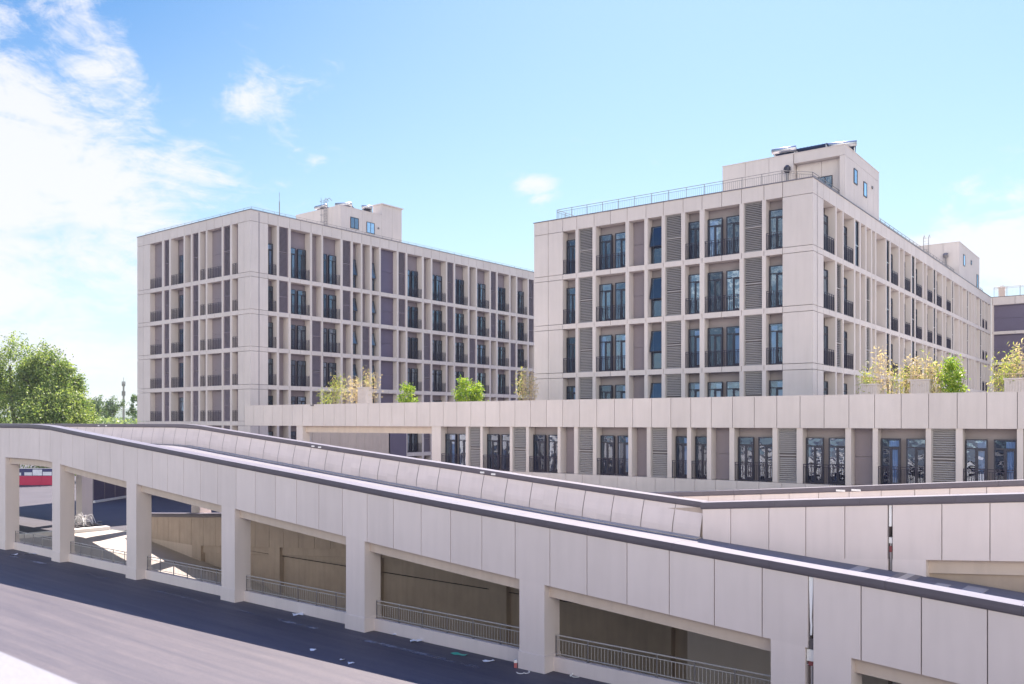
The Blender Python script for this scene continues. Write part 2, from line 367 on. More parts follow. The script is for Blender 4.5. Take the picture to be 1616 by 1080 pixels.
# ------------------------------------------------------------------ ground
ASPH = mat('asphalt', (.075, .07, .088), .78, var=.35, vscale=.35, bump=.5, bscale=60, color2=(.055, .053, .068), detail=8)
def asphalt_streaks():
    m = bpy.data.materials.new('road_asphalt'); m.use_nodes = True; nt = m.node_tree; b = nt.nodes['Principled BSDF']; N = nt.nodes.new; L = nt.links.new
    b.inputs['Roughness'].default_value = .62
    tc = N('ShaderNodeTexCoord'); mp = N('ShaderNodeMapping'); mp.inputs['Scale'].default_value = (.06, 1.6, 1); L(tc.outputs['Object'], mp.inputs[0])
    n1 = N('ShaderNodeTexNoise'); n1.inputs['Scale'].default_value = 1.5; n1.inputs['Detail'].default_value = 12; n1.inputs['Roughness'].default_value = .72; L(mp.outputs[0], n1.inputs['Vector'])
    n2 = N('ShaderNodeTexNoise'); n2.inputs['Scale'].default_value = 1.3; n2.inputs['Detail'].default_value = 10; n2.inputs['Roughness'].default_value = .7; L(tc.outputs['Object'], n2.inputs['Vector'])
    n3 = N('ShaderNodeTexNoise'); n3.inputs['Scale'].default_value = 45; n3.inputs['Detail'].default_value = 3; L(tc.outputs['Object'], n3.inputs['Vector'])
    mx = N('ShaderNodeMix'); mx.data_type = 'RGBA'; r = N('ShaderNodeMapRange'); r.inputs['From Min'].default_value = .33; r.inputs['From Max'].default_value = .68; L(n1.outputs[0], r.inputs['Value']); L(r.outputs[0], mx.inputs[0])
    mx.inputs[6].default_value = (.048, .045, .064, 1); mx.inputs[7].default_value = (.118, .102, .110, 1)
    m2 = N('ShaderNodeMix'); m2.data_type = 'RGBA'; r2 = N('ShaderNodeMapRange'); r2.inputs['From Min'].default_value = .35; r2.inputs['From Max'].default_value = .75; r2.inputs['To Max'].default_value = .6; L(n2.outputs[0], r2.inputs['Value']); L(r2.outputs[0], m2.inputs[0])
    L(mx.outputs[2], m2.inputs[6]); m2.inputs[7].default_value = (.066, .062, .080, 1)
    m3 = N('ShaderNodeMix'); m3.data_type = 'RGBA'; m3.blend_type = 'OVERLAY'; m3.inputs[0].default_value = .75; L(m2.outputs[2], m3.inputs[6]); L(n3.outputs[0], m3.inputs[7])
    L(m3.outputs[2], b.inputs['Base Color'])
    bp = N('ShaderNodeBump'); bp.inputs['Strength'].default_value = .5; bp.inputs['Distance'].default_value = .01; L(n3.outputs[0], bp.inputs['Height']); L(bp.outputs[0], b.inputs['Normal'])
    return m
ROADM = asphalt_streaks()
DECKM = mat('deck_concrete', (.20, .19, .21), .85, var=.2, vscale=.5, bump=.3, streak=.2)
CONC = mat('concrete', (.46, .42, .39), .85, var=.2, vscale=.7, bump=.3)
FIELD = mat('field_green', (.16, .20, .07), .9, var=.3, vscale=.05)
PIT_S0, PIT_S1, PIT_C0, PIT_C1 = -64.8, 34, 22.85, 31.62
g = MB()
for s0, s1, c0, c1 in ((-900, 900, -300, PIT_C0), (-900, PIT_S0, PIT_C0, PIT_C1), (PIT_S1, 900, PIT_C0, PIT_C1), (-900, 900, PIT_C1, 900)):
    g.quad([(s0, c0, 0), (s1, c0, 0), (s1, c1, 0), (s0, c1, 0)], ASPH)
o = g.obj('ground'); o.rotation_euler = (0, 0, ZA); tag(o, kind='structure')
g = MB(); g.quad([(-160, 1.9, .006), (90, 1.9, .006), (90, 22.6, .006), (-160, 22.6, .006)], ROADM)
o = g.obj('road'); o.rotation_euler = (0, 0, ZA); tag(o, kind='structure')
# worn edge line on the road
def worn_paint():
    m = bpy.data.materials.new('worn_road_paint'); m.use_nodes = True; nt = m.node_tree; N = nt.nodes.new; L = nt.links.new; b = nt.nodes['Principled BSDF']
    b.inputs['Base Color'].default_value = (.30, .30, .34, 1); b.inputs['Roughness'].default_value = .8
    tc = N('ShaderNodeTexCoord'); n = N('ShaderNodeTexNoise'); n.inputs['Scale'].default_value = .9; n.inputs['Detail'].default_value = 8; n.inputs['Roughness'].default_value = .75; L(tc.outputs['Object'], n.inputs['Vector'])
    r = N('ShaderNodeMapRange'); r.inputs['From Min'].default_value = .46; r.inputs['From Max'].default_value = .62; L(n.outputs[0], r.inputs['Value']); L(r.outputs[0], b.inputs['Alpha'])
    return m
g = MB(); WP = worn_paint()
for s0, s1 in ((-56.5, -51), (-47.5, -44.5), (-40, -35.2), (-32.8, -27.5), (-25, -19), (-16, -10)):
    g.quad([(s0, 21.25, .012), (s1, 21.25, .012), (s1, 21.5, .012), (s0, 21.5, .012)], WP)
o = g.obj('road_marking'); o.rotation_euler = (0, 0, ZA); tag(o, kind='structure')
# sunken drive between the ramps
def zfl(s): return max(-4.9, min(-.05, -.05-.118*(s+62)))
g = MB(); ss = [PIT_S0, -62, -58, -54, -50, -46, -42, -38, -34, -30, -26, -22, -21, 0, PIT_S1]
for a, b in zip(ss, ss[1:]):
    g.quad([(a, PIT_C0, zfl(a)), (b, PIT_C0, zfl(b)), (b, PIT_C1, zfl(b)), (a, PIT_C1, zfl(a))], CONC)
o = g.obj('sunken_driveway'); o.rotation_euler = (0, 0, ZA); tag(o, kind='structure')
g = MB(); g.quad([(-900, 165, .05), (900, 165, .05), (900, 2500, .05), (-900, 2500, .05)], FIELD)
o = g.obj('grass_field'); tag(o, kind='structure')

# ------------------------------------------------------------------ ramp A (near)
zA = smooth_pts([(-200, 7.86), (-56.5, 7.86), (-54.8, 7.85), (-53.4, 7.80), (-52.2, 7.71), (-50.8, 7.58), (-49.3, 7.45), (-43.86, 7.0), (-37.82, 6.51), (-32.74, 6.11), (-28.4, 5.77), (-24.65, 5.46), (-21.38, 5.21), (-18.5, 5.0), (-15.94, 4.82), (-13.66, 4.66), (-11.61, 4.51), (-9.76, 4.38), (-8.08, 4.26), (-6.55, 4.16), (-4.93, 4.04), (-3.66, 3.94), (20, 2.2), (30, 1.6)])
zB = smooth_pts([(-85, 1.1), (-70, 1.15), (-59.8, 1.52), (-51.3, 2.07), (-16.2, 4.84), (-5.2, 5.76), (20, 7.85), (28, 8.2), (60, 8.2)])
def sprism(mb, s0, s1, c0, c1, fb, ft, m, step=1.5, ends=True, lean=0.0):
    """solid between s0..s1, c0..c1 whose bottom and top follow functions (or numbers) of s"""
    fb_ = fb if callable(fb) else (lambda s: fb); ft_ = ft if callable(ft) else (lambda s: ft)
    n = max(1, int(math.ceil((s1-s0)/step))); xs = [s0+(s1-s0)*i/n for i in range(n+1)]
    b = len(mb.v); k = mb.mid(m)
    for x in xs:
        zb_, zt_ = fb_(x), ft_(x)
        mb.v += [(x, c0, zb_), (x, c1, zb_), (x, c1, zt_), (x, c0, zt_)]
    for i in range(n):
        p = b+4*i; q = p+4
        for f in ((p, q, q+3, p+3), (p+3, q+3, q+2, p+2), (p+2, q+2, q+1, p+1), (p+1, q+1, q, p)):
            mb.f.append(f); mb.mi.append(k)
    mb.f.append((b, b+3, b+2, b+1)); mb.mi.append(k); e = b+4*n; mb.f.append((e, e+1, e+2, e+3)); mb.mi.append(k)
def panels(mb, joints, c0, c1, fb, ft, m, gap=.027):
    for a, b in zip(joints, joints[1:]): sprism(mb, a+gap/2, b-gap/2, c0, c1, fb, ft, m, step=1.6)
def seg(mb, cuts, c0, c1, fb, ft, m, gap=.012):
    for a, b in zip(cuts, cuts[1:]): sprism(mb, a+gap/2, b-gap/2, c0, c1, fb, ft, m)
def lip(mb, cuts, c, zt, m, out=-1, h=.25, gap=.008):
    """rounded metal lip hanging from the coping edge at c; out=-1: faces the camera side"""
    prof = [(0.0, -.02), (0.0, -h*.55), (.012, -h*.78), (.035, -h*.93), (.07, -h), (.075, -h+.012), (.05, -.02)]
    for a, b in zip(cuts, cuts[1:]):
        a2, b2 = a+gap/2, b-gap/2; n = max(1, int((b2-a2)/1.5)); k = mb.mid(m)
        for i in range(n):
            p, q = a2+(b2-a2)*i/n, a2+(b2-a2)*(i+1)/n
            for (d0, z0), (d1, z1) in zip(prof, prof[1:]):
                pts = [(p, c-out*d0, zt(p)+z0), (q, c-out*d0, zt(q)+z0), (q, c-out*d1, zt(q)+z1), (p, c-out*d1, zt(p)+z1)]
                mb.quad(pts if out > 0 else pts[::-1], m)
        for x in (a2, b2): mb.quad([(x, c-out*d, zt(x)+z) for d, z in prof], m)
PIT = 1.45
def ramp(name, label, zt, s_lo, s_hi, c_n, c_f, joints_n, gap_s, pillars_n, pillars_f, drop, cove):
    root = empty(name, (0, 0, 0), ZA, label, 'ramp')
    def P(dz): return lambda s: zt(s)+dz
    # deck
    mb = MB(); sprism(mb, s_lo, s_hi, c_n+.5, c_f-.52, P(-1.85), P(-1.42), DECKM); mb.obj('deck', root)
    # near parapet: cladding panels, core
    mb = MB()
    gl, gr = gap_s
    jl = [j for j in joints_n if j <= gl+.001]; jr = [j for j in joints_n if j >= gr-.001]
    panels(mb, jl, c_n+.06, c_n+.12, P(-2.07), P(-.2), WALL_R); panels(mb, jr, c_n+.06, c_n+.12, P(-2.07), P(-.2), WALL_R)
    for a, b in ((s_lo, gl), (gr, s_hi)):
        sprism(mb, a, b, c_n+.135, c_n+.50, P(-1.9), P(-.2), LBACK if False else TAUPE)
        sprism(mb, a, b, c_n+.505, c_n+.56, P(-1.5), P(-.2), WALL_R)
    mb.obj('parapet', root)
    # near coping in lengths
    cuts = [s_lo]; 
    x = s_lo
    while x < s_hi: x += 2.9; cuts.append(min(x, s_hi))
    mb = MB(); seg(mb, cuts, c_n, c_n+.60, P(-.018), P(0), CAPM, .008); lip(mb, cuts, c_n, zt, LIPM); mb.obj('coping', root)
    # edge beam recessed
    for a, b in ((s_lo, gl), (gr, s_hi)):
        mb = MB(); sprism(mb, a, b, c_n+.33, c_n+.8, P(-2.48), P(-1.95), CREAM); mb.obj('beam', root)
    mb = MB(); sprism(mb, s_lo, s_hi, c_f-1.2, c_f-.75, P(-2.4), P(-1.91), CREAM); mb.obj('beam', root)
    return root, P

nj = []
s = -18.2
while s > -100: nj.append(s); s -= PIT
nj = sorted(nj)+[-16.78, -15.36, -13.93, -12.52, -11.12, -9.74, -8.50, -8.38, -7.18, -5.79, -4.39, -2.98, -1.55, -.12, 1.3, 2.75, 4.2, 5.65, 7.1, 8.55, 10, 11.45]
A, PA = ramp('car_ramp', 'long near car ramp sloping down to the right on square pillars above the asphalt road', zA, -99.4, 11.45, 22.1, 32.0, nj, (-8.50, -8.38), None, None, 2.07, True)
# far parapet of ramp A with a coved inner face
mb = MB(); prof = [(31.40, -1.42), (31.40, -1.12), (31.415, -.95), (31.455, -.70), (31.50, -.45), (31.545, -.22)]
fj = []
s = -17.5
while s > -99: fj.append(s); s -= 1.47
fj = sorted(fj)+[-16.25]
for a, b in zip(fj, fj[1:]):
    a2, b2 = a+.015, b-.015; n = 2
    for i in range(n):
        p, q = a2+(b2-a2)*i/n, a2+(b2-a2)*(i+1)/n
        for (c0, z0), (c1, z1) in zip(prof, prof[1:]):
            mb.quad([(p+z0*.08, c0, zA(p)+z0), (q+z0*.08, c0, zA(q)+z0), (q+z1*.08, c1, zA(q)+z1), (p+z1*.08, c1, zA(p)+z1)], WALL_R)
sprism(mb, -99.4, -16.3, 31.57, 31.64, lambda s: zA(s)-1.9, lambda s: zA(s)-.2, TAUPE)
sprism(mb, -99.4, -16.3, 31.84, 31.90, lambda s: zA(s)-2.07, lambda s: zA(s)-.2, WALL_R)
o = mb.obj('parapet', A)
mb = MB(); cuts = [-99.4+2.9*i for i in range(29)]+[-16.25]
seg(mb, cuts, 31.46, 32.0, PA(-.018), PA(0), CAPM, .008); lip(mb, cuts, 31.46, zA, LIPM); lip(mb, cuts, 32.0, zA, LIPM, 1); mb.obj('coping', A)
mb = MB(); sprism(mb, -16.2, 11.4, 31.64-.01, 31.50, PA(-1.9), PA(-1.5), DECKM) if False else None
mb = MB()
for s0, s1, c0, c1, mm in ((-8.85, -8.15, 22.72, 31.4, STEELD), (-8.62, -8.38, 22.72, 31.4, STEEL), (-7.5, -7.1, 24.0, 30.6, CONC), (-6.7, -6.1, 25.0, 31.0, CONC), (-10.2, -9.8, 26, 31.2, CONC)):
    sprism(mb, s0, s1, c0, c1, PA(-1.418), PA(-1.408 if mm is not STEEL else -1.402), mm)
mb.obj('joint_plate', A)
# gutter kerb at the foot of the cove
mb = MB(); sprism(mb, -99.4, -16.3, 30.9, 31.39, PA(-1.42), PA(-1.375), CONC); mb.obj('kerb', A)
def pillar(root, s0, s1, c0, c1, ztop, zbot=-.02, plinth=True, m=WALL_R):
    mb = MB(); sprism(mb, s0, s1, c0, c1, zbot, ztop, m, step=2)
    if plinth: mb.box(s0-.03, s1+.03, c0-.03, c1+.03, zbot, .56, m)
    return mb.obj('pillar', root)
for s0, s1 in ((-69.4, -68.2), (-60.9, -59.4), (-52.72, -51.7), (-44.0, -43.0), (-35.3, -34.25), (-26.68, -25.6), (-18.02, -17.0), (-9.5, -8.585), (-8.365, -7.42), (.3, 1.3), (9, 10)):
    pillar(A, s0, s1, 22.16, 22.97, lambda s: zA(s)-2.07)
for s0 in (-71.9, -63.3, -54.7, -46.0, -37.3, -28.6):
    pillar(A, s0, s0+1.05, 32.05, 32.9, lambda s: zA(s)-1.2, zbot=-.05, plinth=s0 < -61)
# expansion joint: foam filler, sleeve and downpipe
mb = MB(); FOAM = mat('white_foam_filler', (.85, .85, .85), .9, bump=.8, bscale=8)
z9 = zA(-8.44)-.24; fz = [(0, -8.495, -8.385), (.3, -8.49, -8.39), (.8, -8.475, -8.41), (1.05, -8.47, -8.425), (1.25, -8.455, -8.41), (1.5, -8.46, -8.425)]
for (a, p0, q0), (b, p1, q1) in zip(fz, fz[1:]): mb.hexa([(p1, 22.19, z9-b), (q1, 22.19, z9-b), (q1, 22.26, z9-b), (p1, 22.26, z9-b), (p0, 22.19, z9-a), (q0, 22.19, z9-a), (q0, 22.26, z9-a), (p0, 22.26, z9-a)], FOAM)
mb.obj('joint_filler', A)
mb = MB(); RED = mat('red_plastic', (.22, .05, .055), .6); zc = zA(-8.47)-2.12
mb.bar((-8.47, 22.33, 0), (-8.47, 22.33, zc-.4), .032, STEEL, 10)
for z in (1.75, .7): mb.box(-8.582, -8.368, 22.27, 22.30, z, z+.03, STEEL)
mb.box(-8.57, -8.38, 22.24, 22.42, zc-.3, zc, WHITE); mb.box(-8.53, -8.42, 22.26, 22.36, zc-.42, zc-.31, RED); mb.box(-8.56, -8.39, 22.27, 22.33, zc-.385, zc-.36, RED)
mb.box(-8.53, -8.41, 22.25, 22.33, zc+.01, zc+.28, LBACK)
mb.obj('downpipe', A)
for pc in ((-33.5, 31.39), (-33.1, 31.39), (-27.1, 31.39), (-26.6, 31.39), (-53.6-7, 31.39), (-60.0, 31.39)):
    pass
# small white tags stuck on the far coping
for s in (-40.9, -40.3, -28.0, -27.3, -66.9, -65.7):
    mb = MB(); mb.box(s, s+.26, 31.445, 31.459, zA(s)-.19, zA(s)-.11, WHITE); mb.obj('reflector', A)

# ------------------------------------------------------------------ ramp B (rising to the right)
Bjn = [-84.2+1.45*i for i in range(47)]
Bjn = [j for j in Bjn if -62 < j < -17.3]+[-16.25, -15.05, -13.52, -12.12, -10.72, -9.27, -9.12, -7.56, -6.14, -4.7, -3.25, -1.8, -.35, 1.1, 2.55, 4, 5.45, 6.9, 8.35, 9.8, 11.25, 12.7, 14.15, 15.6, 17.05, 18.5]
B = empty('car_ramp', (0, 0, 0), ZA, 'second car ramp behind the near one, rising to the right with two dark copings', 'ramp')
def PB(dz): return lambda s: zB(s)+dz
mb = MB(); sprism(mb, -60.5, 18.5, 32.0, 40.9, PB(-1.72), PB(-1.30), CONC); mb.obj('deck', B)
mb = MB()
jl = [j for j in Bjn if j <= -9.26]; jr = [j for j in Bjn if j >= -9.13]
low = lambda s: max(-.2, zB(s)-2.12)
panels(mb, [j for j in jl if j < -16], 31.5, 31.56, low, PB(-.2), SHADE_BROWN); panels(mb, [j for j in jl if j > -16.5], 31.36, 31.42, low, PB(-.2), WALL_R); panels(mb, jr, 31.36, 31.42, low, PB(-.2), WALL_R); sprism(mb, -16.25, -9.27, 31.43, 31.57, low, PB(-.2), TAUPE); sprism(mb, -9.12, 18.4, 31.43, 31.57, lambda s: zB(s)-1.9, PB(-.2), TAUPE)  # panels under ramp A get the shaded brown, the rest stay pale
for a, b in ((Bjn[0], -9.27), (-9.12, 18.5)):
    sprism(mb, a, b, 31.575, 31.95, lambda s: max(-.3, zB(s)-1.9), PB(-.2), TAUPE); sprism(mb, a, b, 31.955, 32.01, PB(-1.3), PB(-.2), WALL_R)
mb.obj('parapet', B)
mb = MB(); cuts = [-61.0+2.98*i for i in range(16)]+[-16.3]; cuts = [c for c in cuts if c <= -16.3]+[-16.3+3.05*i for i in range(1, 12)]
c1_ = [c for c in cuts if c < -16.2]; c2_ = [c for c in cuts if c > -16.4]
c0_ = [c for c in c1_ if c < -27]; c1_ = c0_[-1:]+[c for c in c1_ if c > -27]
seg(mb, c0_, 31.42, 32.04, PB(-.018), PB(0), CAPM, .008); lip(mb, c0_, 31.42, zB, LIPM, h=.27); seg(mb, c1_, 31.66, 32.04, PB(-.018), PB(0), CAPM, .008); seg(mb, c2_, 31.28, 32.04, PB(-.018), PB(0), CAPM, .008); lip(mb, c2_, 31.28, zB, LIPM, h=.27); mb.obj('coping', B)
mb = MB(); cuts = [-60.8+2.95*i for i in range(28)]
seg(mb, cuts, 40.95, 41.55, PB(-.018), PB(0), CAPM, .008); lip(mb, cuts, 40.95, zB, LIPM); mb.obj('coping', B)
mb = MB(); jj = [-60.7+1.42*i for i in range(56)]; panels(mb, jj, 41.05, 41.1, PB(-1.3), PB(-.2), WALL_R); sprism(mb, -60.7, 17, 41.12, 41.35, low, PB(-.2), TAUPE); panels(mb, jj, 41.37, 41.42, low, PB(-.2), WALL_R); mb.obj('parapet', B)
for s in (-14.4, -13.7):
    mb = MB(); mb.box(s, s+.42, 40.93, 40.948, zB(s)-.21, zB(s)-.12, WHITE); mb.obj('reflector', B)
# recess: edge beam, infill wall and piers below the panels
bp = [(-53.7, -52.6), (-45.1, -44.0), (-36.3, -35.2), (-27.5, -26.4), (-18.8, -17.7)]
mb = MB(); sprism(mb, Bjn[0], -53.65, 31.5, 31.9, -5.2, low, CREAM, step=3); mb.obj('wall', B)
for s0, s1 in bp[1:]:
    mb = MB(); sprism(mb, s0, s1, 31.5, 31.95, -5.2, low, SHADE_BROWN, step=3); mb.obj('pillar', B)
mb = MB(); sprism(mb, -53.7, -52.6, 31.5, 31.95, -5.2, low, SHADE_BROWN, step=3); mb.obj('pillar', B)
mb = MB(); sprism(mb, -16.9, -9.27, 31.36, 31.95, -5.2, low, WALL_R, step=3); sprism(mb, -9.12, -8.05, 31.36, 31.95, -5.2, low, WALL_R, step=3); mb.obj('pillar', B)
for a, b in ((-52.6, -45.1), (-44.0, -36.3), (-35.2, -27.5), (-26.4, -18.8), (-17.7, -16.9), (-8.05, .6), (1.7, 18)):
    mb = MB(); sprism(mb, a, b, 31.68, 31.97, lambda s: zB(s)-2.6, lambda s: zB(s)-1.95, CREAM if a > -9 else SHADE_BROWN); mb.obj('beam', B)
    mb = MB(); sprism(mb, a, b, 31.80, 31.98, -5.2, lambda s: zB(s)-2.62, SHADE_BROWN); mb.obj('wall', B)
mb = MB(); sprism(mb, .6, 1.7, 31.36, 31.95, -5.2, low, WALL_R, step=3); mb.obj('pillar', B)
mb = MB(); sprism(mb, -9.255, -9.135, 31.75, 31.85, -1, PB(-1.0), LBACK, step=1); mb.obj('joint_backing', B)
mb = MB(); sprism(mb, -9.245, -9.16, 31.42, 31.5, PB(-1.0), PB(-.24), FOAM, step=.2); mb.obj('joint_filler', B)
mb = MB(); mb.bar((-9.2, 31.5, 2.9), (-9.2, 31.5, 3.9), .03, STEEL, 8); mb.box(-9.25, -9.14, 31.42, 31.56, 3.85, 4.05, WHITE); mb.box(-9.24, -9.15, 31.43, 31.54, 3.55, 3.75, RED); mb.obj('downpipe', B)

# ------------------------------------------------------------------ low wall with railings under ramp A
spans = [(-68.2, -60.9), (-59.4, -52.72), (-51.7, -44.0), (-43.0, -35.3), (-34.25, -26.68), (-25.6, -18.02), (-17.0, -9.5), (-7.42, .3), (1.3, 9)]
whl = ['beyond the left edge', 'in the bay before the red hoarding', 'in the bay before the white pipe heap', 'in the bay before the sunlit driveway', 'in the bay left of the middle pillar', 'in the bay beside the green litter', 'in the longest-looking bay at bottom right', 'right of the expansion joint', 'beyond the right edge']
GREYR = mat('railing_steel', (.50, .48, .46), .5, metal=.3)
for (a, b), wl in zip(spans, whl):
    w = empty('low_wall', W(DA, NA, a, 22.62), ZA, 'low pale concrete kerb wall '+wl, 'wall', 'low walls between the ramp pillars')
    mb = MB(); mb.box(.0, b-a, 0, .22, -5.1, .46, WALL_R); mb.obj('wall_body', w)
    r = empty('railing', W(DA, NA, a, 22.70, .46), ZA, 'grey metal railing on the low wall '+wl, 'railing', 'railings between the ramp pillars')
    L = b-a; mb = MB()
    for z, q in ((.68, .022), (.55, .016), (.09, .016)): mb.bar((.04, .03, z), (L-.04, .03, z), q, GREYR, 6)
    mb.obj('rail', r)
    mb = MB(); n = int(L/.125)
    for i in range(n+1):
        x = .06+(L-.12)*i/n; mb.bar((x, .03, .09), (x, .03, .55), .0085, GREYR, 4)
    mb.obj('balusters', r)
    k = max(2, int(L/1.15))
    for i in range(k+1):
        x = .05+(L-.10)*i/k; mb = MB(); mb.bar((x, .03, 0), (x, .03, .68), .021, STEELD, 6); mb.box(x-.04, x+.04, -.01, .07, 0, .012, STEELD); mb.obj('post', r)
# kerb at the head of the sunken drive
mb = MB(); sprism(mb, -65.5, -64.8, 23.0, 31.4, -.3, .22, WHITE, step=2); o = mb.obj('kerb'); o.rotation_euler = (0, 0, ZA); tag(o, kind='structure')

# ------------------------------------------------------------------ right building
RF = [(-18.39+0, -17.28, 'W1'), (-17.03, -15.82, 'L'), (-15.55, -13.11, 'W2'), (-12.83, -11.62, 'P'), (-11.36, -10.29, 'T'), (-10.03, -8.83, 'L'), (-8.55, -7.49, 'W1'), (-7.15, -4.72, 'W2'), (-4.44, -3.22, 'L'), (-2.97, -1.89, 'W1')]
RR = [(2.02, 4.47, 'R'), (4.76, 6.05, 'q'), (6.26, 8.66, 'R'), (8.96, 9.99, 'G'), (10.27, 11.47, 'P'), (11.71, 12.95, 'P'), (13.20, 14.06, 'P'), (14.31, 17.00, 'P'), (17.24, 18.21, 'G'), (18.5, 20.98, 'R'), (21.3, 22.59, 'P'), (22.84, 25.12, 'R'), (25.40, 26.48, 'G'), (26.75, 29.38, 'R'), (29.66, 30.87, 'P'), (31.12, 33.52, 'R'), (33.76, 34.70, 'G'), (34.97, 37.60, 'R'), (37.88, 39.11, 'P'), (39.35, 41.92, 'R'), (42.16, 42.90, 'G'), (43.15, 45.65, 'P'), (45.92, 47.34, 'P'), (47.58, 49.82, 'P'), (50.07, 50.86, 'G'), (51.12, 52.67, 'P'), (52.95, 54.19, 'P'), (54.46, 55.27, 'P'), (55.53, 57.79, 'P'), (58.02, 59.02, 'G'), (59.30, 61.09, 'R'), (61.35, 63.01, 'R'), (63.27, 64.80, 'P')]
RO = empty('apartment_building', W(DR, NR, -17.69, 54.1), ZR, 'right apartment block, nearest upper block with louvred bays and a stair penthouse at its corner', 'building')
D0 = .70
TF = lambda u, d, z: (u, d, z)
TR = lambda u, d, z: (-d, u, z)
levR = [8.0, 11.6, 15.19, 18.86]; LX, LY = 20.99, 65.4
mb = MB()
wall_grid(mb, TF, D0, -LX, 0, RF, levR, .35, 22.05, 22.98, m=WALL)
wall_grid(mb, TR, D0, D0, LY, RR, levR, .35, 22.05, 22.98, m=WALL, solid_split=2)
mb.box(-LX, -LX+.3, D0+.2, LY, 0, 22.98, WALL); mb.box(-LX+.3, -D0-.2, LY-.3, LY, 0, 22.98, WALL)
mb.obj('wall', RO)
mb = MB(); mb.box(-LX+.3, -D0-.17, D0+.17, LY-.3, 22.1, 22.45, ROOF); mb.obj('roof', RO)
mb = MB(); mb.box(-LX-.05, .05, -.05, .45, 22.985, 23.04, CAPM); mb.box(-.45, .05, .452, LY, 22.985, 23.04, CAPM); mb.box(-LX-.05, -LX+.35, .452, LY, 22.985, 23.04, CAPM); mb.obj('coping', RO)
fF = Face(RO, TF, 0, D0); fR = Face(RO, TR, pi/2, D0)
for i, z0 in enumerate(levR):
    z1 = (levR[i+1]-.35) if i < 3 else 22.05
    for a, b, t in RF: fF.bay(a, b, z0, z1, t, cp=.55 if i < 2 else .1)
    for k, (a, b, t) in enumerate(RR):
        if t == 'q' and i < 3: t = 'L' if i > 0 else 'P'
        if t == 'P' and k in (7, 5): t = 'P'
        if t == 'G' and i < 3 and k == 3: t = 'P'
        if i < 3 and k == 5: t = 'L' if i else 'G'
        if t == 'P': continue     # plain recess, its taupe back wall shows
        fR.bay(a, b, z0, z1, t, cp=0)
def roof_rail(root, pts, z, name='roof_railing', h=1.05, m=STEELD, step=1.35, r=.022):
    mb = MB()
    for (x0, y0), (x1, y1) in zip(pts, pts[1:]):
        L = math.hypot(x1-x0, y1-y0); n = max(1, round(L/step))
        mb.bar((x0, y0, z+h), (x1, y1, z+h), r, m, 5); mb.bar((x0, y0, z+h-.16), (x1, y1, z+h-.16), r*.7, m, 4); mb.bar((x0, y0, z+.12), (x1, y1, z+.12), r*.7, m, 4)
        for i in range(n+1):
            x, y = x0+(x1-x0)*i/n, y0+(y1-y0)*i/n; mb.bar((x, y, z-.3), (x, y, z+h), r, m, 5)
        k = int(L/.14)
        for i in range(k+1):
            x, y = x0+(x1-x0)*i/k, y0+(y1-y0)*i/k; mb.bar((x, y, z+.12), (x, y, z+h-.16), .008, m, 4)
    return mb.obj(name, root)
roof_rail(RO, [(-19.4, 3.0), (-19.4, .75), (-2.2, .75), (-.75, 2.2), (-.75, LY-1)], 22.98, h=.95)
# penthouses
def penthouse(root, x0, x1, y0, y1, z0, z1, m=WALL, nx=6, ny=5, nm='penthouse'):
    mb = MB(); g = .011
    for i in range(nx):
        a, b = x0+(x1-x0)*i/nx, x0+(x1-x0)*(i+1)/nx; mb.box(a+(g if i else 0), b-(g if i < nx-1 else 0), y0, y0+.1, z0, z1, m)
    for i in range(ny):
        a, b = y0+.1+(y1-y0-.1)*i/ny, y0+.1+(y1-y0-.1)*(i+1)/ny; mb.box(x1-.1, x1, a+(g if i else 0), b-(g if i < ny-1 else 0), z0, z1, m)
    mb.box(x0+.02, x1-.12, y0+.12, y1-.02, z0, z1-.05, TAUPE); mb.box(x0, x0+.018, y0+.1, y1, z0, z1, m); mb.box(x0+.02, x1-.1, y1-.018, y1, z0, z1, m)
    return mb
def small_window(root, T, rz, u, z, w, h, blue=True):
    F = Face(root, T, rz, .1); mb = MB(); t = .06
    mb.box(0, w, -.04, .02, 0, t, FRAME); mb.box(0, w, -.04, .02, h-t, h, FRAME); mb.box(0, t, -.04, .02, t, h-t, FRAME); mb.box(w-t, w, -.04, .02, t, h-t, FRAME)
    if w > .9: mb.box(w/2-.03, w/2+.03, -.035, .02, t, h-t, FRAME)
    mb.box(t, w-t, -.004, -.002, t, h-t, INTER)
    o = F.put('window', mb.mesh('window'), u, -.02, z)
    g = MB(); g.quad([(t, -.02, t), (w-t, -.02, t), (w-t, -.02, h-t), (t, -.02, h-t)], GLASSB if rz > .5 else GLASS); F.put('pane', g.mesh('pane'), 0, 0, 0, o)
# right penthouse (corner stair head)
X1, X0, Y0, Y1 = -.25, -9.1, 7.4, 16.0
ph = penthouse(RO, X0, X1-3.55, Y0, Y1, 22.4, 26.9, nx=3, ny=2)
ph2 = penthouse(RO, X1-3.5, X1, Y0+.55, Y1+.02, 22.4, 26.2, nx=2, ny=5)
for mbx in (ph2,):
    b = len(ph.v); ph.v += mbx.v
    for f, k in zip(mbx.f, mbx.mi): ph.f.append(tuple(i+b for i in f)); ph.mi.append(ph.mid(mbx.m[k]))
ph.box(X1-3.5, X1, Y0, Y1+.02, 26.22, 26.9, WALL); ph.box(X1-.35, X1, Y0, Y0+.53, 22.4, 26.2, WALL)
ph.box(X0-.03, X1-3.52, Y0-.03, Y1+.03, 26.905, 26.96, WALL); ph.box(X1-3.5, X1+.03, Y0-.03, Y1+.05, 26.905, 26.95, WALL)
ph.obj('penthouse', RO)
small_window(RO, lambda u, d, z: (X1-d, u, z), pi/2, Y0+2.0, 24.7, .8, 1.05); small_window(RO, lambda u, d, z: (X1-d, u, z), pi/2, Y0+4.4, 24.3, .8, 1.05)
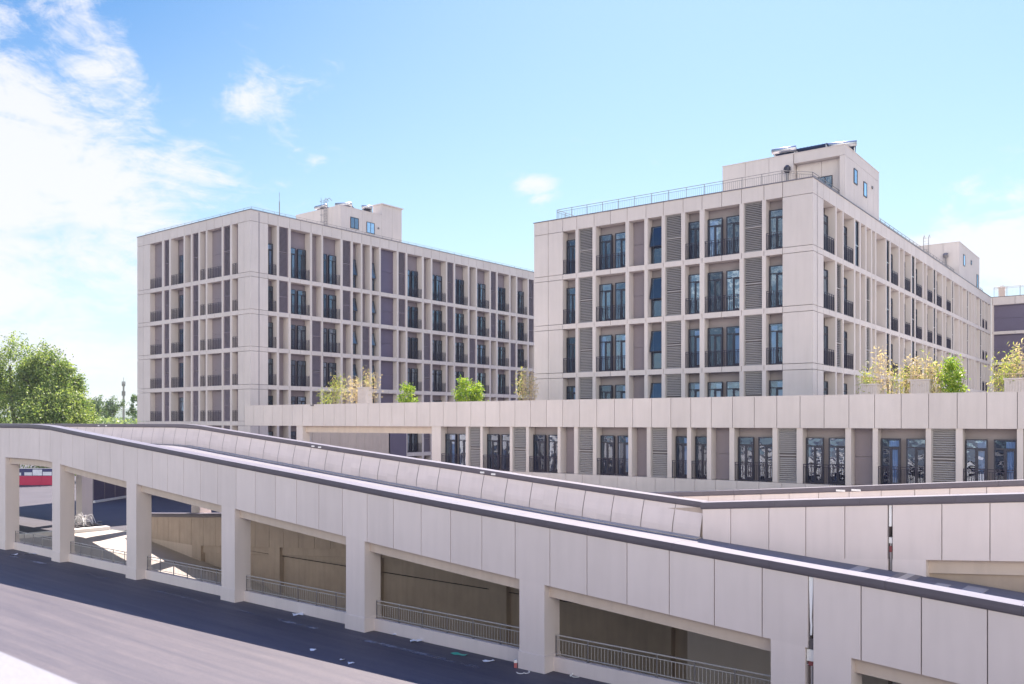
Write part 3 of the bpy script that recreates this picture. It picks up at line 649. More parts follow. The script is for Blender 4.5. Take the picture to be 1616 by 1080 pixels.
small_window(RO, lambda u, d, z: (u, Y0+.55+d, z), 0, X1-2.0, 24.0, 1.0, 1.1)
mb = MB(); mb.bar((-4.15, 7.15, 22.5), (-4.15, 7.15, 25.7), .10, STEELD, 10); mb.bar((-4.15, 7.15, 25.5), (-4.15, 7.15, 25.7), (.1, .24), FRAME, 12); mb.bar((-4.15, 7.15, 25.7), (-4.15, 7.15, 25.95), .24, FRAME, 12); mb.bar((-4.15, 7.15, 25.95), (-4.15, 7.15, 26.1), (.24, .1), FRAME, 12); mb.obj('vent_pipe', RO)
mb = MB(); mb.bar((X1+.02, Y0+6.6, 25.35), (X1+.10, Y0+6.6, 25.35), .12, STEELD, 10); mb.obj('wall_vent', RO)
# second penthouse
ph = penthouse(RO, -9.5, -.25, 47.2, 59.0, 22.4, 26.75, nx=6, ny=7); ph.box(-9.53, -.22, 47.17, 59.03, 26.755, 26.81, WALL); ph.obj('penthouse', RO)
small_window(RO, lambda u, d, z: (-.25-d, u, z), pi/2, 49.3, 24.6, .9, 1.2); small_window(RO, lambda u, d, z: (-.25-d, u, z), pi/2, 53.6, 25.3, .45, .5); small_window(RO, lambda u, d, z: (-.25-d, u, z), pi/2, 57.2, 22.75, .9, 2.0)
mb = MB(); mb.bar((-1.5, 47.0, 22.5), (-1.5, 47.0, 25.4), .10, STEELD, 10); mb.bar((-1.5, 47.0, 25.3), (-1.5, 46.8, 25.6), .26, STEELD, 10); mb.obj('vent_pipe', RO)
def ladder(root, x, y, z0, z1, cage=True, m=STEELD):
    mb = MB()
    for dx in (-.25, .25):
        mb.tube([(x+dx, y, z0), (x+dx, y, z1+.9), (x+dx, y+.35, z1+1.15), (x+dx, y+.7, z1+.9)], .028, m, 6)
    z = z0+.2
    while z < z1+.8: mb.bar((x-.25, y, z), (x+.25, y, z), .016, m, 5); z += .3
    if cage:
        z = z0+2.2
        while z < z1+1.1:
            mb.tube([(x-.25, y, z), (x-.36, y-.3, z), (x-.2, y-.62, z), (x+.2, y-.62, z), (x+.36, y-.3, z), (x+.25, y, z)], .018, m, 4); z += .75
        for dx, dy in ((-.36, -.3), (0, -.62), (.36, -.3)): mb.bar((x+dx, y+dy, z0+2.2), (x+dx, y+dy, z1+1.05), .014, m, 4)
    return mb.obj('ladder', root)
ladder(RO, -3.4, 46.95, 22.5, 26.75, cage=False)

# wing at the far right
WO = empty('apartment_building', W(DR, NR, -17.69, 54.1+LY), ZR, 'far wing at the right edge with plum panels, closing the courtyard behind the bamboo', 'building')
WB = [(.25, 4.8, 'B'), (5.35, 7.8, 'W2'), (8.3, 10.8, 'B'), (11.3, 13.9, 'W2'), (14.4, 17.0, 'B'), (17.4, 20, 'W2'), (20.5, 23, 'B')]
mb = MB(); wall_grid(mb, TF, D0, .02, 26, WB, levR, .35, 22.05, 22.98, m=WALL, solid_split=2)
mb.box(.02, 26, D0+.2, 14, 0, 22.4, WALL); mb.obj('wall', WO)
mb = MB(); mb.box(.0, 26.05, -.05, .45, 22.985, 23.04, CAPM); mb.obj('coping', WO)
fW = Face(WO, TF, 0, D0)
for i, z0 in enumerate(levR):
    for a, b, t in WB: fW.bay(a, b, z0, (levR[i+1]-.35) if i < 3 else 22.05, t, cp=.3)
roof_rail(WO, [(.2, .8), (25, .8)], 22.98, h=1.3, r=.03)
mb = MB(); mb.box(.5, 1.15, 2, 2.65, 22.3, 24.35, CREAM); mb.box(.43, 1.22, 1.93, 2.72, 24.35, 24.45, WALL); mb.box(.6, 1.05, 2.1, 2.55, 24.45, 24.65, STEEL); mb.obj('chimney', WO)

# ------------------------------------------------------------------ left building
LR = [(2.04, 3.09, 'W1'), (3.36, 4.50, 'L'), (4.78, 7.22, 'W2'), (7.47, 8.69, 'P'), (8.91, 11.26, 'W2'), (11.57, 12.73, 'L'), (12.99, 14.14, 'O'), (14.36, 15.47, 'P'), (15.75, 16.85, 'O'), (17.09, 19.58, 'B'), (19.84, 20.99, 'L'), (21.26, 23.66, 'W2'), (23.98, 25.17, 'P'), (25.43, 27.83, 'W2'), (28.06, 29.22, 'L'), (29.50, 31.86, 'W2'), (32.14, 33.38, 'P'), (33.63, 36.08, 'W2'), (36.36, 37.48, 'L'), (37.76, 40.17, 'W2'), (40.45, 41.62, 'P'), (41.91, 44.18, 'W2'), (44.46, 45.66, 'L'), (45.95, 48.3, 'W2')]
LL = [(-18.24, -15.82, 'E'), (-15.45, -14.40, 'L'), (-14.07, -11.63, 'W1x'), (-11.37, -10.28, 'P'), (-9.99, -8.88, 'L'), (-8.60, -7.57, 'E'), (-7.29, -4.78, 'E'), (-4.52, -3.34, 'L'), (-3.02, -2.01, 'E')]
LO = empty('apartment_building', W(DL, NL, -72.3, 50.97), ZL, 'left apartment block, five open storeys with a taller top floor, rising behind the two ramps', 'building')
levL = [.9, 4.45, 8.06, 11.62, 15.30, 18.90, 22.50]; LXl, LYl = 20.9, 50.0; D1 = .88
mb = MB()
wall_grid(mb, TF, D1, -LXl, 0, LL, levL, .42, 27.44, 28.48, m=WALL, solid_split=1.2, zb=0, back=MAUVE)
wall_grid(mb, TR, D1, D1, LYl, LR, levL, .42, 27.44, 28.48, m=WALL, solid_split=1.2, zb=0, back=MAUVE)
mb.box(-LXl, -LXl+.3, D1+.2, LYl, 0, 28.48, WALL); mb.box(-LXl+.3, -D1-.2, LYl-.3, LYl, 0, 28.48, WALL)
mb.obj('wall', LO)
mb = MB(); mb.box(-LXl+.3, -D1-.17, D1+.17, LYl-.3, 27.6, 27.95, ROOF); mb.obj('roof', LO)
mb = MB(); mb.box(-LXl-.05, .05, -.05, .45, 28.485, 28.54, CAPM); mb.box(-.45, .05, .452, LYl, 28.485, 28.54, CAPM); mb.box(-LXl-.05, -LXl+.35, .452, LYl, 28.485, 28.54, CAPM); mb.obj('coping', LO)
fL = Face(LO, TF, 0, D1, SLATM); fRl = Face(LO, TR, pi/2, D1, SLATM)
swap = {'L': 'P', 'P': 'L'}
for i, z0 in enumerate(levL):
    z1 = (levL[i+1]-.42) if i < 6 else 27.44
    if i == 0: continue
    head = .62 if i < 6 else 1.75
    for a, b, t in LL:
        if t == 'W1x':
            fL.window(a+.55, z0+.02, 1.0, (z1-z0)-head, 'narrow', d=D1-.22); fL.put('balcony_railing', rail_mesh(b-a-.01), a+.005, .04, z0)
        else: fL.bay(a, b, z0, z1, t, cp=0)
    for k, (a, b, t) in enumerate(LR):
        if i == 1 and 3 <= k <= 10: continue
        if i in (1, 2, 3, 4) and t in swap and k > 0: t = swap[t]
        fRl.bay(a, b, z0, z1, t, cp=.12, whead=head)
# beige panelling on the ground floor of the left block, in the passage
mb = MB()
for i in range(9):
    a = 7.4+i*1.2; mb.box(a+.01, a+1.19, -.12, -.06, .0, 7.62, CREAM, TR)
mb.box(18.4, 20.99, -.10, -.06, 0, 7.62, PLUM, TR); mb.obj('cladding_panel', LO)  # plum sheet stands in for a dark opening, not cladding
roof_rail(LO, [(-LXl+.5, .7), (-.8, .7), (-.8, LYl-1)], 28.45, h=.55, r=.018)
# penthouse of the left block
o_s, o_c = -72.3, 50.97
px1, px0, py0, py1 = -2.2, -10.0, 13.2, 22.6
ph = penthouse(LO, px0, px1, py0, 19.3, 27.9, 31.8, nx=5, ny=4); ph.box(px0, px1+.02, py0-.02, 19.3, 31.755, 31.83, WALL)
b2 = penthouse(LO, px1-1.5, px1, 19.32, 22.5, 27.9, 33.1, nx=1, ny=2)
bb = len(ph.v); ph.v += b2.v
for f, k in zip(b2.f, b2.mi): ph.f.append(tuple(i+bb for i in f)); ph.mi.append(ph.mid(b2.m[k]))
ph.box(px1-1.65, px1+.15, 19.2, 22.65, 33.05, 33.17, WALL); ph.box(px0+2, px1-1.52, 19.32, 22.5, 27.9, 31.7, WALL)
ph.obj('penthouse', LO)
for u in (14.55, 16.95): small_window(LO, lambda u_, d, z: (px1-d, u_, z), pi/2, u, 29.55-.05*(u-14), 1.2, 1.25)
mb = MB(); mb.bar((px1+.01, 18.75, 30.2), (px1+.1, 18.75, 30.2), .12, STEELD, 8); mb.obj('wall_vent', LO)
ladder(LO, px1-2.4, py0-.15, 28.0, 31.8)
mb = MB(); mb.bar((-5.6, 7.6, 28), (-5.6, 7.6, 31.6), .05, STEELD, 8); mb.bar((-5.6, 7.6, 31.6), (-5.6, 7.6, 32.6), .02, STEELD, 6); mb.obj('lightning_rod', LO)

# ------------------------------------------------------------------ podium
PO = empty('podium_building', W(DR, NR, 0, 48.7), ZR, 'low podium building with a long panelled parapet, linking the two apartment blocks behind the ramps', 'building')
PD = [(-43.28, -40.88, 'W2'), (-40.64, -39.53, 'L'), (-39.32, -36.89, 'W2'), (-36.67, -35.50, 'L'), (-35.26, -32.89, 'W2'), (-32.66, -31.58, 'P'), (-31.30, -30.14, 'L'), (-29.87, -27.52, 'W2'), (-27.27, -26.21, 'P'), (-25.95, -24.80, 'L'), (-24.51, -23.49, 'W1'), (-23.22, -22.20, 'W1'), (-21.93, -20.79, 'P'), (-20.49, -18.21, 'W2'), (-17.93, -16.83, 'L'), (-16.50, -14.19, 'W2'), (-13.89, -12.78, 'P'), (-12.52, -10.18, 'W2'), (-9.92, -8.78, 'L'), (-8.47, -6.10, 'W2'), (-5.84, -4.65, 'P'), (-4.39, -2.17, 'W2'), (-1.91, -0.77, 'L')]
D2 = .72; pu0, pu1 = -44.18, 8.0; zw0, zw1 = 4.58, 7.66
mb = MB(); e = pu0
for a, b, t in PD: mb.box(e, a, 0, D2, zw0, zw1, WALL); e = b
mb.box(e, pu1, 0, D2, zw0, zw1, WALL)
mb.box(pu0, pu1, D2+.06, D2+.16, .0, zw1, TAUPE)
mb.box(pu0, pu1, .1, D2, -.1, 4.55, WALL)
js = [-44.18+1.325*i for i in range(40)]
for a, b in zip(js, js[1:]): mb.box(a+.01, b-.01, .0, .08, 3.3, zw0-.012, WALL); mb.box(a+.01, b-.01, .0, .08, .0, 3.28, WALL)
mb.box(pu0, pu0+.3, D2+.17, 9.5, 0, zw1, WALL)
mb.obj('wall', PO)
mb = MB(); mb.box(-59.67, -58.86, .02, .8, 0, zw1, WALL); mb.obj('pillar', PO)
mb = MB(); mb.box(-58.86, -44.2, .35, .8, 7.12, zw1, CREAM); mb.obj('beam', PO)
mb = MB(); mb.box(-66.72, pu1, .2, 5.2, zw1+.01, 8.0, ROOF); mb.box(-17.4, 30, 5.21, 70.5, zw1+.01, 8.0, ROOF); mb.box(-44, -17.8, 5.21, 5.35, 0, 8, WALL); mb.obj('terrace', PO)
mb = MB(); js = [-66.72+1.3184*i for i in range(57)]
for a, b in zip(js, js[1:]): mb.box(a+.016, b-.016, -.06, .0, zw1, 9.45, WALL)
mb.box(-66.72, js[-1], .012, .18, zw1, 9.44, TAUPE); mb.box(-66.74, js[-1], -.06, .24, 9.452, 9.47, WALL); mb.box(-66.74, -66.722, -.06, 5.0, zw1, 9.45, WALL)
mb.obj('parapet', PO)
fP = Face(PO, TF, 0, D2)
for a, b, t in PD: fP.bay(a, b, zw0, zw1, t, cp=.35, whead=.55)
# ceiling over the passage and small lamp on the parapet
mb = MB(); mb.box(-.07, .07, -.2, 0, -.09, .09, STEELD); o = mb.obj('floodlight'); o.location = W(DR, NR, -57.4, 48.64, 9.42); o.rotation_euler = (0, 0, ZR)
mbb = MB(); mbb.bar((0, -.2, 0), (0, -.27, -.02), .08, STEELD, 8); mbb.obj('lamp_head', o); tag(o, 'small dark floodlight fixed on the podium parapet below the bamboo', 'floodlight')

#@@VEG
# ------------------------------------------------------------------ vegetation
def leaf_mat(name, c1, c2, trans=.45, vs=1.2):
    m = bpy.data.materials.new(name); m.use_nodes = True; nt = m.node_tree; nt.nodes.clear(); N = nt.nodes.new; L = nt.links.new
    out = N('ShaderNodeOutputMaterial'); mx = N('ShaderNodeMixShader'); mx.inputs[0].default_value = trans
    d = N('ShaderNodeBsdfPrincipled'); d.inputs['Roughness'].default_value = .5; t = N('ShaderNodeBsdfTranslucent')
    tc = N('ShaderNodeTexCoord'); n = N('ShaderNodeTexNoise'); n.inputs['Scale'].default_value = vs; n.inputs['Detail'].default_value = 3; L(tc.outputs['Object'], n.inputs['Vector'])
    g = N('ShaderNodeNewGeometry'); a = N('ShaderNodeMath'); a.operation = 'ADD'; L(n.outputs[0], a.inputs[0]); s = N('ShaderNodeMath'); s.operation = 'MULTIPLY_ADD'; L(g.outputs['Random Per Island'], s.inputs[0]); s.inputs[1].default_value = .7; s.inputs[2].default_value = -.35; L(s.outputs[0], a.inputs[1])
    r = N('ShaderNodeMapRange'); r.inputs['From Min'].default_value = .25; r.inputs['From Max'].default_value = .75; L(a.outputs[0], r.inputs['Value'])
    c = N('ShaderNodeMix'); c.data_type = 'RGBA'; L(r.outputs[0], c.inputs[0]); c.inputs[6].default_value = (*c1, 1); c.inputs[7].default_value = (*c2, 1)
    L(c.outputs[2], d.inputs['Base Color'])
    br = N('ShaderNodeMix'); br.data_type = 'RGBA'; br.blend_type = 'MULTIPLY'; br.inputs[0].default_value = 1; L(c.outputs[2], br.inputs[6]); br.inputs[7].default_value = (1.5, 1.5, .8, 1); L(br.outputs[2], t.inputs[0])
    L(d.outputs[0], mx.inputs[1]); L(t.outputs[0], mx.inputs[2]); L(mx.outputs[0], out.inputs[0]); return m
LF_TREE = leaf_mat('tree_leaves', (.09, .16, .05), (.30, .37, .13), .45, .3)
LF_FAR = leaf_mat('far_leaves', (.16, .23, .12), (.27, .34, .16), .35, .1)
LF_FARB = leaf_mat('far_tree_leaves', (.07, .13, .07), (.16, .22, .10), .35, .2)
LF_BAM = leaf_mat('bamboo_leaves', (.17, .25, .06), (.36, .37, .11), .5)
LF_DRY = leaf_mat('dry_leaves', (.48, .38, .27), (.58, .49, .36), .45)
LF_SHRUB = leaf_mat('shrub_leaves', (.11, .23, .03), (.34, .42, .06), .45, 2)
BARK = mat('bark', (.12, .095, .075), .9, var=.3, vscale=3)
CANE = mat('bamboo_cane', (.42, .36, .20), .6, var=.3, vscale=3)
CANED = mat('dry_cane', (.50, .39, .27), .7, var=.2, vscale=3)
rnd = random.Random(11)
def leafquad(mb, p, l, w, m, droop=0.0):
    a = rnd.uniform(0, 2*pi); e = rnd.uniform(-1.2, 1.0)-droop
    d = (cos(a)*cos(e), sin(a)*cos(e), sin(e)); b = rnd.uniform(0, 2*pi)
    u = (-sin(a), cos(a), 0); v = (-cos(a)*sin(e), -sin(a)*sin(e), cos(e))
    q = tuple(u[i]*cos(b)+v[i]*sin(b) for i in range(3))
    P = lambda s, t: tuple(p[i]+d[i]*s*l+q[i]*t*w for i in range(3))
    mb.quad([P(0, 0), P(.45, .5), P(1, 0), P(.45, -.5)], m)
def tree_geo(H, R, nleaf, lsz, m, shape='round', base=.18, seed=1):
    r = random.Random(seed); tr = MB(); cr = MB()
    # uneven envelope
    ph = [r.uniform(0, 6.28) for _ in range(6)]
    def env(z, a):
        t = (z/H-base)/(1-base)
        if t < 0 or t > 1: return 0
        w = math.sin(pi*min(1, t**.75*.96+.03))**.6 if shape == 'round' else (1-t)**.5*min(1, t*6)
        return R*w*(1+.22*sin(3*a+ph[0]+z*.6)+.16*sin(5*a+ph[1]-z*.9)+.12*sin(z*2.1+ph[2]))
    # trunk and limbs
    def limb(p, d, l, rad, lev):
        pts = [p]; dd = list(d); q = p; n = 4
        for i in range(n):
            dd = [dd[k]+r.uniform(-.16, .16)+(0.07 if k == 2 else 0) for k in range(3)]; s = math.sqrt(sum(x*x for x in dd)); dd = [x/s for x in dd]
            q2 = tuple(q[k]+dd[k]*l/n for k in range(3))
            if q2[2] > H*.93 or math.hypot(q2[0], q2[1]) > .85*env(max(q2[2], base*H+1), math.atan2(q2[1], q2[0]))+.1: break
            tr.bar(q, q2, (rad*(1-i/n*.6), rad*(1-(i+1)/n*.6)), BARK, 6); 
            if lev < 3:
                for _ in range(2 if lev < 2 else 2):
                    if r.random() < .8 and (lev > 0 or i > 0):
                        a = r.uniform(0, 2*pi); e = r.uniform(.3, 1.1)
                        nd = (cos(a)*cos(e), sin(a)*cos(e), sin(e)); limb(q2, nd, l*r.uniform(.35, .55), rad*.42, lev+1)
            if lev >= 1: tips.append((q2, lev))
            q = q2
    tips = []
    limb((0, 0, 0), (0, 0, 1), H*.82, H*.018+.06, 0)
    cl = []
    k = 0
    while len(cl) < max(40, nleaf//60) and k < 20000:
        k += 1
        z = r.uniform(base*H, H*1.0); a = r.uniform(0, 2*pi); e = env(z, a); rr = e*math.sqrt(r.uniform(.15, 1))
        if e < .25: continue
        cl.append((rr*cos(a), rr*sin(a), z))
    for p, lev in tips:
        if p[2] > base*H and math.hypot(p[0], p[1]) < env(p[2], math.atan2(p[1], p[0]))*1.15: cl.append(p)
    per = max(6, nleaf//len(cl))
    for c in cl:
        s = r.uniform(.3, .9)*R*.19
        for _ in range(per):
            p = (c[0]+r.gauss(0, s), c[1]+r.gauss(0, s), c[2]+r.gauss(0, s*.85)); leafquad(cr, p, lsz*r.uniform(.7, 1.4), lsz*r.uniform(.4, .7), m)
        if r.random() < .35:
            for t in range(7): leafquad(cr, (c[0]+r.gauss(0, .12), c[1]+r.gauss(0, .12), c[2]+s+t*.13*R*.2), lsz, lsz*.5, m)
    return tr.mesh('trunk'), cr.mesh('crown')
def tree(label, loc, H, R, nleaf, lsz, m, group, seed, **k):
    tm, cm = tree_geo(H, R, nleaf, lsz, m, seed=seed, **k)
    o = empty('tree', loc, 0, label, 'tree', group); link('trunk', tm, o); link('crown', cm, o); return o
def G(px, Y): return ((px-808)/1388*Y, Y)
grp = 'trees behind the level end of the ramp'
for px, Y, H, R, n, lab, sd_ in ((-62, 122, 20.5, 5.2, 9000, 'broad green tree at the very left edge, mostly out of the picture', 1),
        (0, 118, 20.6, 4.6, 10000, 'tallest leafy tree at the left edge, above the level end of the ramp', 2),
        (46, 116, 19.6, 4.2, 10000, 'second tall leafy tree from the left edge, with spiky top shoots', 3),
        (76, 115, 17.2, 3.2, 9000, 'rightmost tree of the big leafy group left of the apartment block', 5),
        (48, 108, 13.2, 4.0, 9000, 'lower bushy tree in front of the big leafy group', 6),
        (14, 107, 13.8, 4.6, 8000, 'dark bushy tree low at the left edge below the tallest one', 8)):
    x, y = G(px, Y); tree(lab, (x, y+(4 if Y > 110 else 9), 0), H-1.3, R*1.04, int(n*1.7), .31, LF_TREE, grp, sd_, base=.12)
grp = 'far trees on the horizon'
for px, Y, H, R, lab, sd_ in ((140, 260, 15.0, 4.6, 'far rounded tree on the horizon, left of the pale blue hills', 22), (156, 250, 15.4, 3.4, 'far thin tree with open top left of the mast', 23),
        (180, 262, 15.2, 4.8, 'far rounded tree on the horizon left of the mast', 24), (215, 230, 14.6, 3.2, 'far tree half hidden by the left apartment block', 26)):
    x, y = G(px, Y); tree(lab, (x, y, 0), H, R*.82, 2300, .5, LF_FARB, grp, sd_, base=.42)
# light green belt of scrub under the horizon
mb = MB(); r_ = random.Random(5)
for i in range(26000):
    x = r_.uniform(-175, -60); y = r_.uniform(176, 190); top = 8.35+.35*sin(x*.35)+.25*sin(x*1.1+2); z = top*r_.random()**.45
    leafquad(mb, (x, y, z), .8, .5, LF_FAR)
o = mb.obj('scrub'); tag(o, 'continuous belt of light green scrub below the far trees', 'scrub', kind='stuff')
HILLM = mat('hill_woodland', (.13, .17, .11), .95, var=.1, vscale=.004)
mb = MB(); n = 60
for i in range(n):
    x0, x1 = -1500+i*45, -1500+(i+1)*45; h = lambda x: 27+13*abs(sin(x*.006+1))+8*sin(x*.021)
    mb.hexa([(x0, 1900, 0), (x1, 1900, 0), (x1, 2300, 0), (x0, 2300, 0), (x0, 2050, h(x0)), (x1, 2050, h(x1)), (x1, 2150, h(x1)), (x0, 2150, h(x0))], HILLM)
o = mb.obj('hills'); tag(o, kind='structure')
# mast
x, y = G(195, 300); mo = empty('telecom_mast', (x, y, 0), 0, 'slim grey telecom mast on the horizon beside the left apartment block', 'mast')
mb = MB(); mb.bar((0, 0, 0), (0, 0, 21.0), (.45, .28), STEELD, 8); mb.bar((0, 0, 21), (0, 0, 23.2), .08, STEELD, 6); mb.obj('pole', mo)
mb = MB()
for z in (20.2, 16.9):
    mb.bar((0, 0, z), (0, 0, z+.15), .55, STEELD, 10)
    for k in range(6): a = k*pi/3; mb.box(.5*cos(a)-.1, .5*cos(a)+.1, .5*sin(a)-.1, .5*sin(a)+.1, z+.1, z+1.6, STEELD)
mb.obj('antenna', mo)

# ---- plants on the podium terrace
def bamboo(loc, H, n, spread, label, dry=.3, leaves=420, zlo=.42, group='bamboo clumps on the podium terrace'):
    o = empty('bamboo', loc, 0, label, 'bamboo', group); st = MB(); lf = MB()
    n = int(n*1.7)
    for i in range(n):
        a = rnd.uniform(0, 6.28); r0 = spread*math.sqrt(rnd.random())*.55; x, y = r0*cos(a), r0*sin(a); h = H*rnd.uniform(.72, 1.0); lx, ly = rnd.gauss(0, .06), rnd.gauss(0, .06)
        isdry = rnd.random() < dry; cm = CANED if isdry else CANE; prev = (x, y, 0); pts = 5
        for k in range(1, pts+1):
            t = k/pts; q = (x+lx*h*t*t+lx*.3, y+ly*h*t*t, h*t); st.bar(prev, q, (.022*(1-.7*(t-.2)), .022*(1-.75*t)), cm, 5); prev = q
        m = LF_DRY if isdry else LF_BAM
        for k in range(int(leaves*.95/n)):
            t = rnd.uniform(zlo, 1.02)**.8; w = spread*.36*(1.15-t*.7)
            p = (x+lx*h*t*t+rnd.gauss(0, w), y+ly*h*t*t+rnd.gauss(0, w), h*t+rnd.gauss(0, .12)); leafquad(lf, p, rnd.uniform(.16, .30), .05, m, .3)
            if k % 9 == 0: st.bar((x+lx*h*t*t, y+ly*h*t*t, h*t-.1), p, .004, cm, 3)
    st.obj('canes', o); lf.obj('foliage', o); return o
def shrub(loc, H, R, label, n=2300):
    o = empty('shrub', loc, 0, label, 'shrub', 'green shrubs on the podium terrace'); st = MB(); lf = MB(); cl = []
    for i in range(9):
        a = rnd.uniform(0, 6.28); e = rnd.uniform(.75, 1.4); l = H*rnd.uniform(.55, .95); q = (cos(a)*cos(e)*l*.5, sin(a)*cos(e)*l*.5, sin(e)*l); st.bar((0, 0, 0), q, (.03, .01), BARK, 5)
    for i in range(46):
        t = rnd.random(); a = rnd.uniform(0, 6.28); rr = R*(.45+.55*sin(pi*min(1, t*1.0+.05)))*math.sqrt(rnd.random()); cl.append((rr*cos(a), rr*sin(a), H*(.08+.9*t)))
    for c in cl:
        s = R*.2
        for _ in range(n//46): leafquad(lf, (c[0]+rnd.gauss(0, s), c[1]+rnd.gauss(0, s), c[2]+rnd.gauss(0, s)), rnd.uniform(.12, .22), .09, LF_SHRUB)
    st.obj('stems', o); lf.obj('foliage', o); return o
def onc(px, c):
    n0, n1 = NR; xp = (px-808)/1388; Y = c/(n0*xp+n1); return (xp*Y, Y, 8.0)
def ztop(px, py, c): return (666-py)/1388*onc(px, c)[1]
for px, py, c, n, sp, dry, lv, lab in (
        (513, 610, 51.6, 5, .8, 0, 260, 'short yellow-green bamboo at the left end of the planted row on the podium'),
        (534, 590, 51.8, 9, 1.1, .1, 620, 'yellow-green bamboo beside the dry tan clump on the left of the podium'),
        (558, 594, 51.8, 10, 1.2, .95, 560, 'dry tan bamboo left of the pale planter in front of the left block'),
        (582, 578, 51.8, 9, 1.0, .75, 460, 'tall dry bamboo with a few green tips right of the pale planter'),
        (828, 576, 51.6, 10, 1.0, .5, 520, 'golden bamboo against the left corner of the right apartment block'),
        (840, 590, 51.2, 5, .5, .8, 160, 'thin golden canes touching the left corner of the right block'),
        (1368, 572, 51.5, 7, .9, .1, 420, 'pale yellow-green bamboo nearest the corner of the right block'),
        (1395, 545, 52.2, 8, .9, .9, 260, 'tall sparse dry bamboo behind the first planter'),
        (1420, 568, 51.7, 8, .9, .25, 460, 'yellow-green bamboo between the two pale planters'),
        (1447, 556, 51.9, 11, 1.0, .9, 640, 'dry tan bamboo rising behind the second planter'),
        (1464, 545, 52.4, 5, .5, .4, 150, 'single tall bamboo stem with a green tuft above the dry clump'),
        (1484, 562, 51.9, 9, .9, .55, 460, 'yellow bamboo just left of the dense green shrub'),
        (1583, 548, 51.6, 9, .9, .2, 520, 'yellow-green bamboo left of the rightmost planter'),
        (1606, 538, 51.9, 12, 1.1, .8, 700, 'tan and yellow bamboo at the right edge of the picture')):
    bamboo(onc(px, c), ztop(px, py, c), n, sp, lab, dry, lv)
for px, py, c, R, lab in ((643, 606, 51.5, .75, 'small loose green shrub standing alone on the podium parapet line'), (733, 600, 51.5, .85, 'left one of the two adjoining green shrubs near the middle of the podium'),
        (751, 602, 51.5, .75, 'right one of the two adjoining green shrubs near the middle of the podium'), (1500, 567, 51.1, .72, 'dense bright green shrub among the bamboo in front of the right block')):
    shrub(onc(px, c), ztop(px, py, c), R, lab)
PLANT = mat('planter_pale_fibre', (.62, .56, .53), .8, var=.12, vscale=5)
for px, py, c, w, lab in ((576, 612, 51.4, 1.0, 'pale ribbed planter in the dry bamboo before the left block'), (1374, 607, 51.3, .85, 'pale ribbed planter nearest the corner of the right block'),
        (1454, 600, 51.5, .95, 'pale ribbed planter in the middle of the right bamboo group'), (1604, 598, 51.3, 1.0, 'pale ribbed planter at the right edge of the picture')):
    o = empty('planter', onc(px, c), ZR, lab, 'planter', 'tall planters on the podium terrace'); h = ztop(px, py, c); mb = MB()
    mb.box(-w/2, w/2, -.35, .35, 0, h-.05, PLANT)
    for i in range(8): x = -w/2+w*(i+.5)/8; mb.box(x-.028, x+.028, -.38, -.351, .02, h-.08, PLANT)
    mb.obj('body', o); mb = MB(); mb.box(-w/2-.05, w/2+.05, -.40, .40, h-.045, h+.03, PLANT); mb.obj('rim', o)
    mb = MB()
    for x in (-w/2, w/2):
        for y in (-.36, .36): mb.bar((x, y, h), (x, y, h+.5), .015, CANED, 5)
    for y in (-.36, .36): mb.bar((-w*.75, y, h+.25), (w*.75, y, h+.25), .013, CANED, 5)
    mb.obj('cane_frame', o)

# ------------------------------------------------------------------ rooftop equipment
SOLAR = mat('solar_panel_glass', (.03, .05, .12), .4, spec=.25)
def heater(root_loc, rz, label, w=1.9, tilt=.6, tank=True):
    o = empty('solar_water_heater', root_loc, rz+pi, label, 'solar heater', 'solar water heaters on the penthouse roofs'); mb = MB(); hh = 1.5*sin(tilt)
    for x in (-w/2+.1, w/2-.1):
        mb.bar((x, 0, 0), (x, 0, .15), .03, STEEL, 5); mb.bar((x, 1.25, 0), (x, 1.25, hh+.1), .03, STEEL, 5); mb.bar((x, 0, .12), (x, 1.3, hh+.12), .03, STEEL, 5); mb.bar((x, 1.25, .1), (x, 0, .1), .02, STEEL, 5)
    mb.obj('stand', o)
    mb = MB(); mb.hexa([(-w/2, 0, .15), (w/2, 0, .15), (w/2, 1.25, hh+.12), (-w/2, 1.25, hh+.12), (-w/2, -.03, .22), (w/2, -.03, .22), (w/2, 1.22, hh+.19), (-w/2, 1.22, hh+.19)], SOLAR)
    for k in range(9): x = -w/2+.1+(w-.2)*k/8; mb.bar((x, -.05, .25), (x, 1.2, hh+.22), .015, FRAME, 5)
    mb.obj('collector', o)
    if tank: mb = MB(); mb.bar((-w/2-.05, 1.4, hh+.3), (w/2+.05, 1.4, hh+.3), .2, STEEL, 14); mb.obj('tank', o, True)
    return o
def RP(x, y, z): return W(DR, NR, -17.69+x, 54.1+y, z)
def LP(x, y, z): return W(DL, NL, -72.3+x, 50.97+y, z)
heater(RP(-4.9, 9.6, 26.96), ZR+.1, 'tilted solar heater with a white tank above the black vent, right penthouse', tilt=.2, w=1.6)
heater(RP(-2.9, 9.7, 26.95), ZR, 'long low solar collector on the right penthouse roof edge', w=2.3, tilt=.28, tank=False)
heater(RP(-1.5, 10.6, 26.95), ZR+.3, 'solar collector nearest the outer corner of the right penthouse', w=2.0, tilt=.18)
heater(LP(-6.3, 15.2, 31.83), ZL, 'solar heater at the left end of the left penthouse roof', w=1.8, tilt=.15)
heater(LP(-4.0, 15.8, 31.83), ZL+.5, 'solar heater right of the caged ladder on the left penthouse', w=1.8, tilt=.12)
heater(LP(-3.2, 18.0, 31.83), ZL+.8, 'small solar heater beside the raised tower of the left penthouse', w=1.1, tilt=.12)

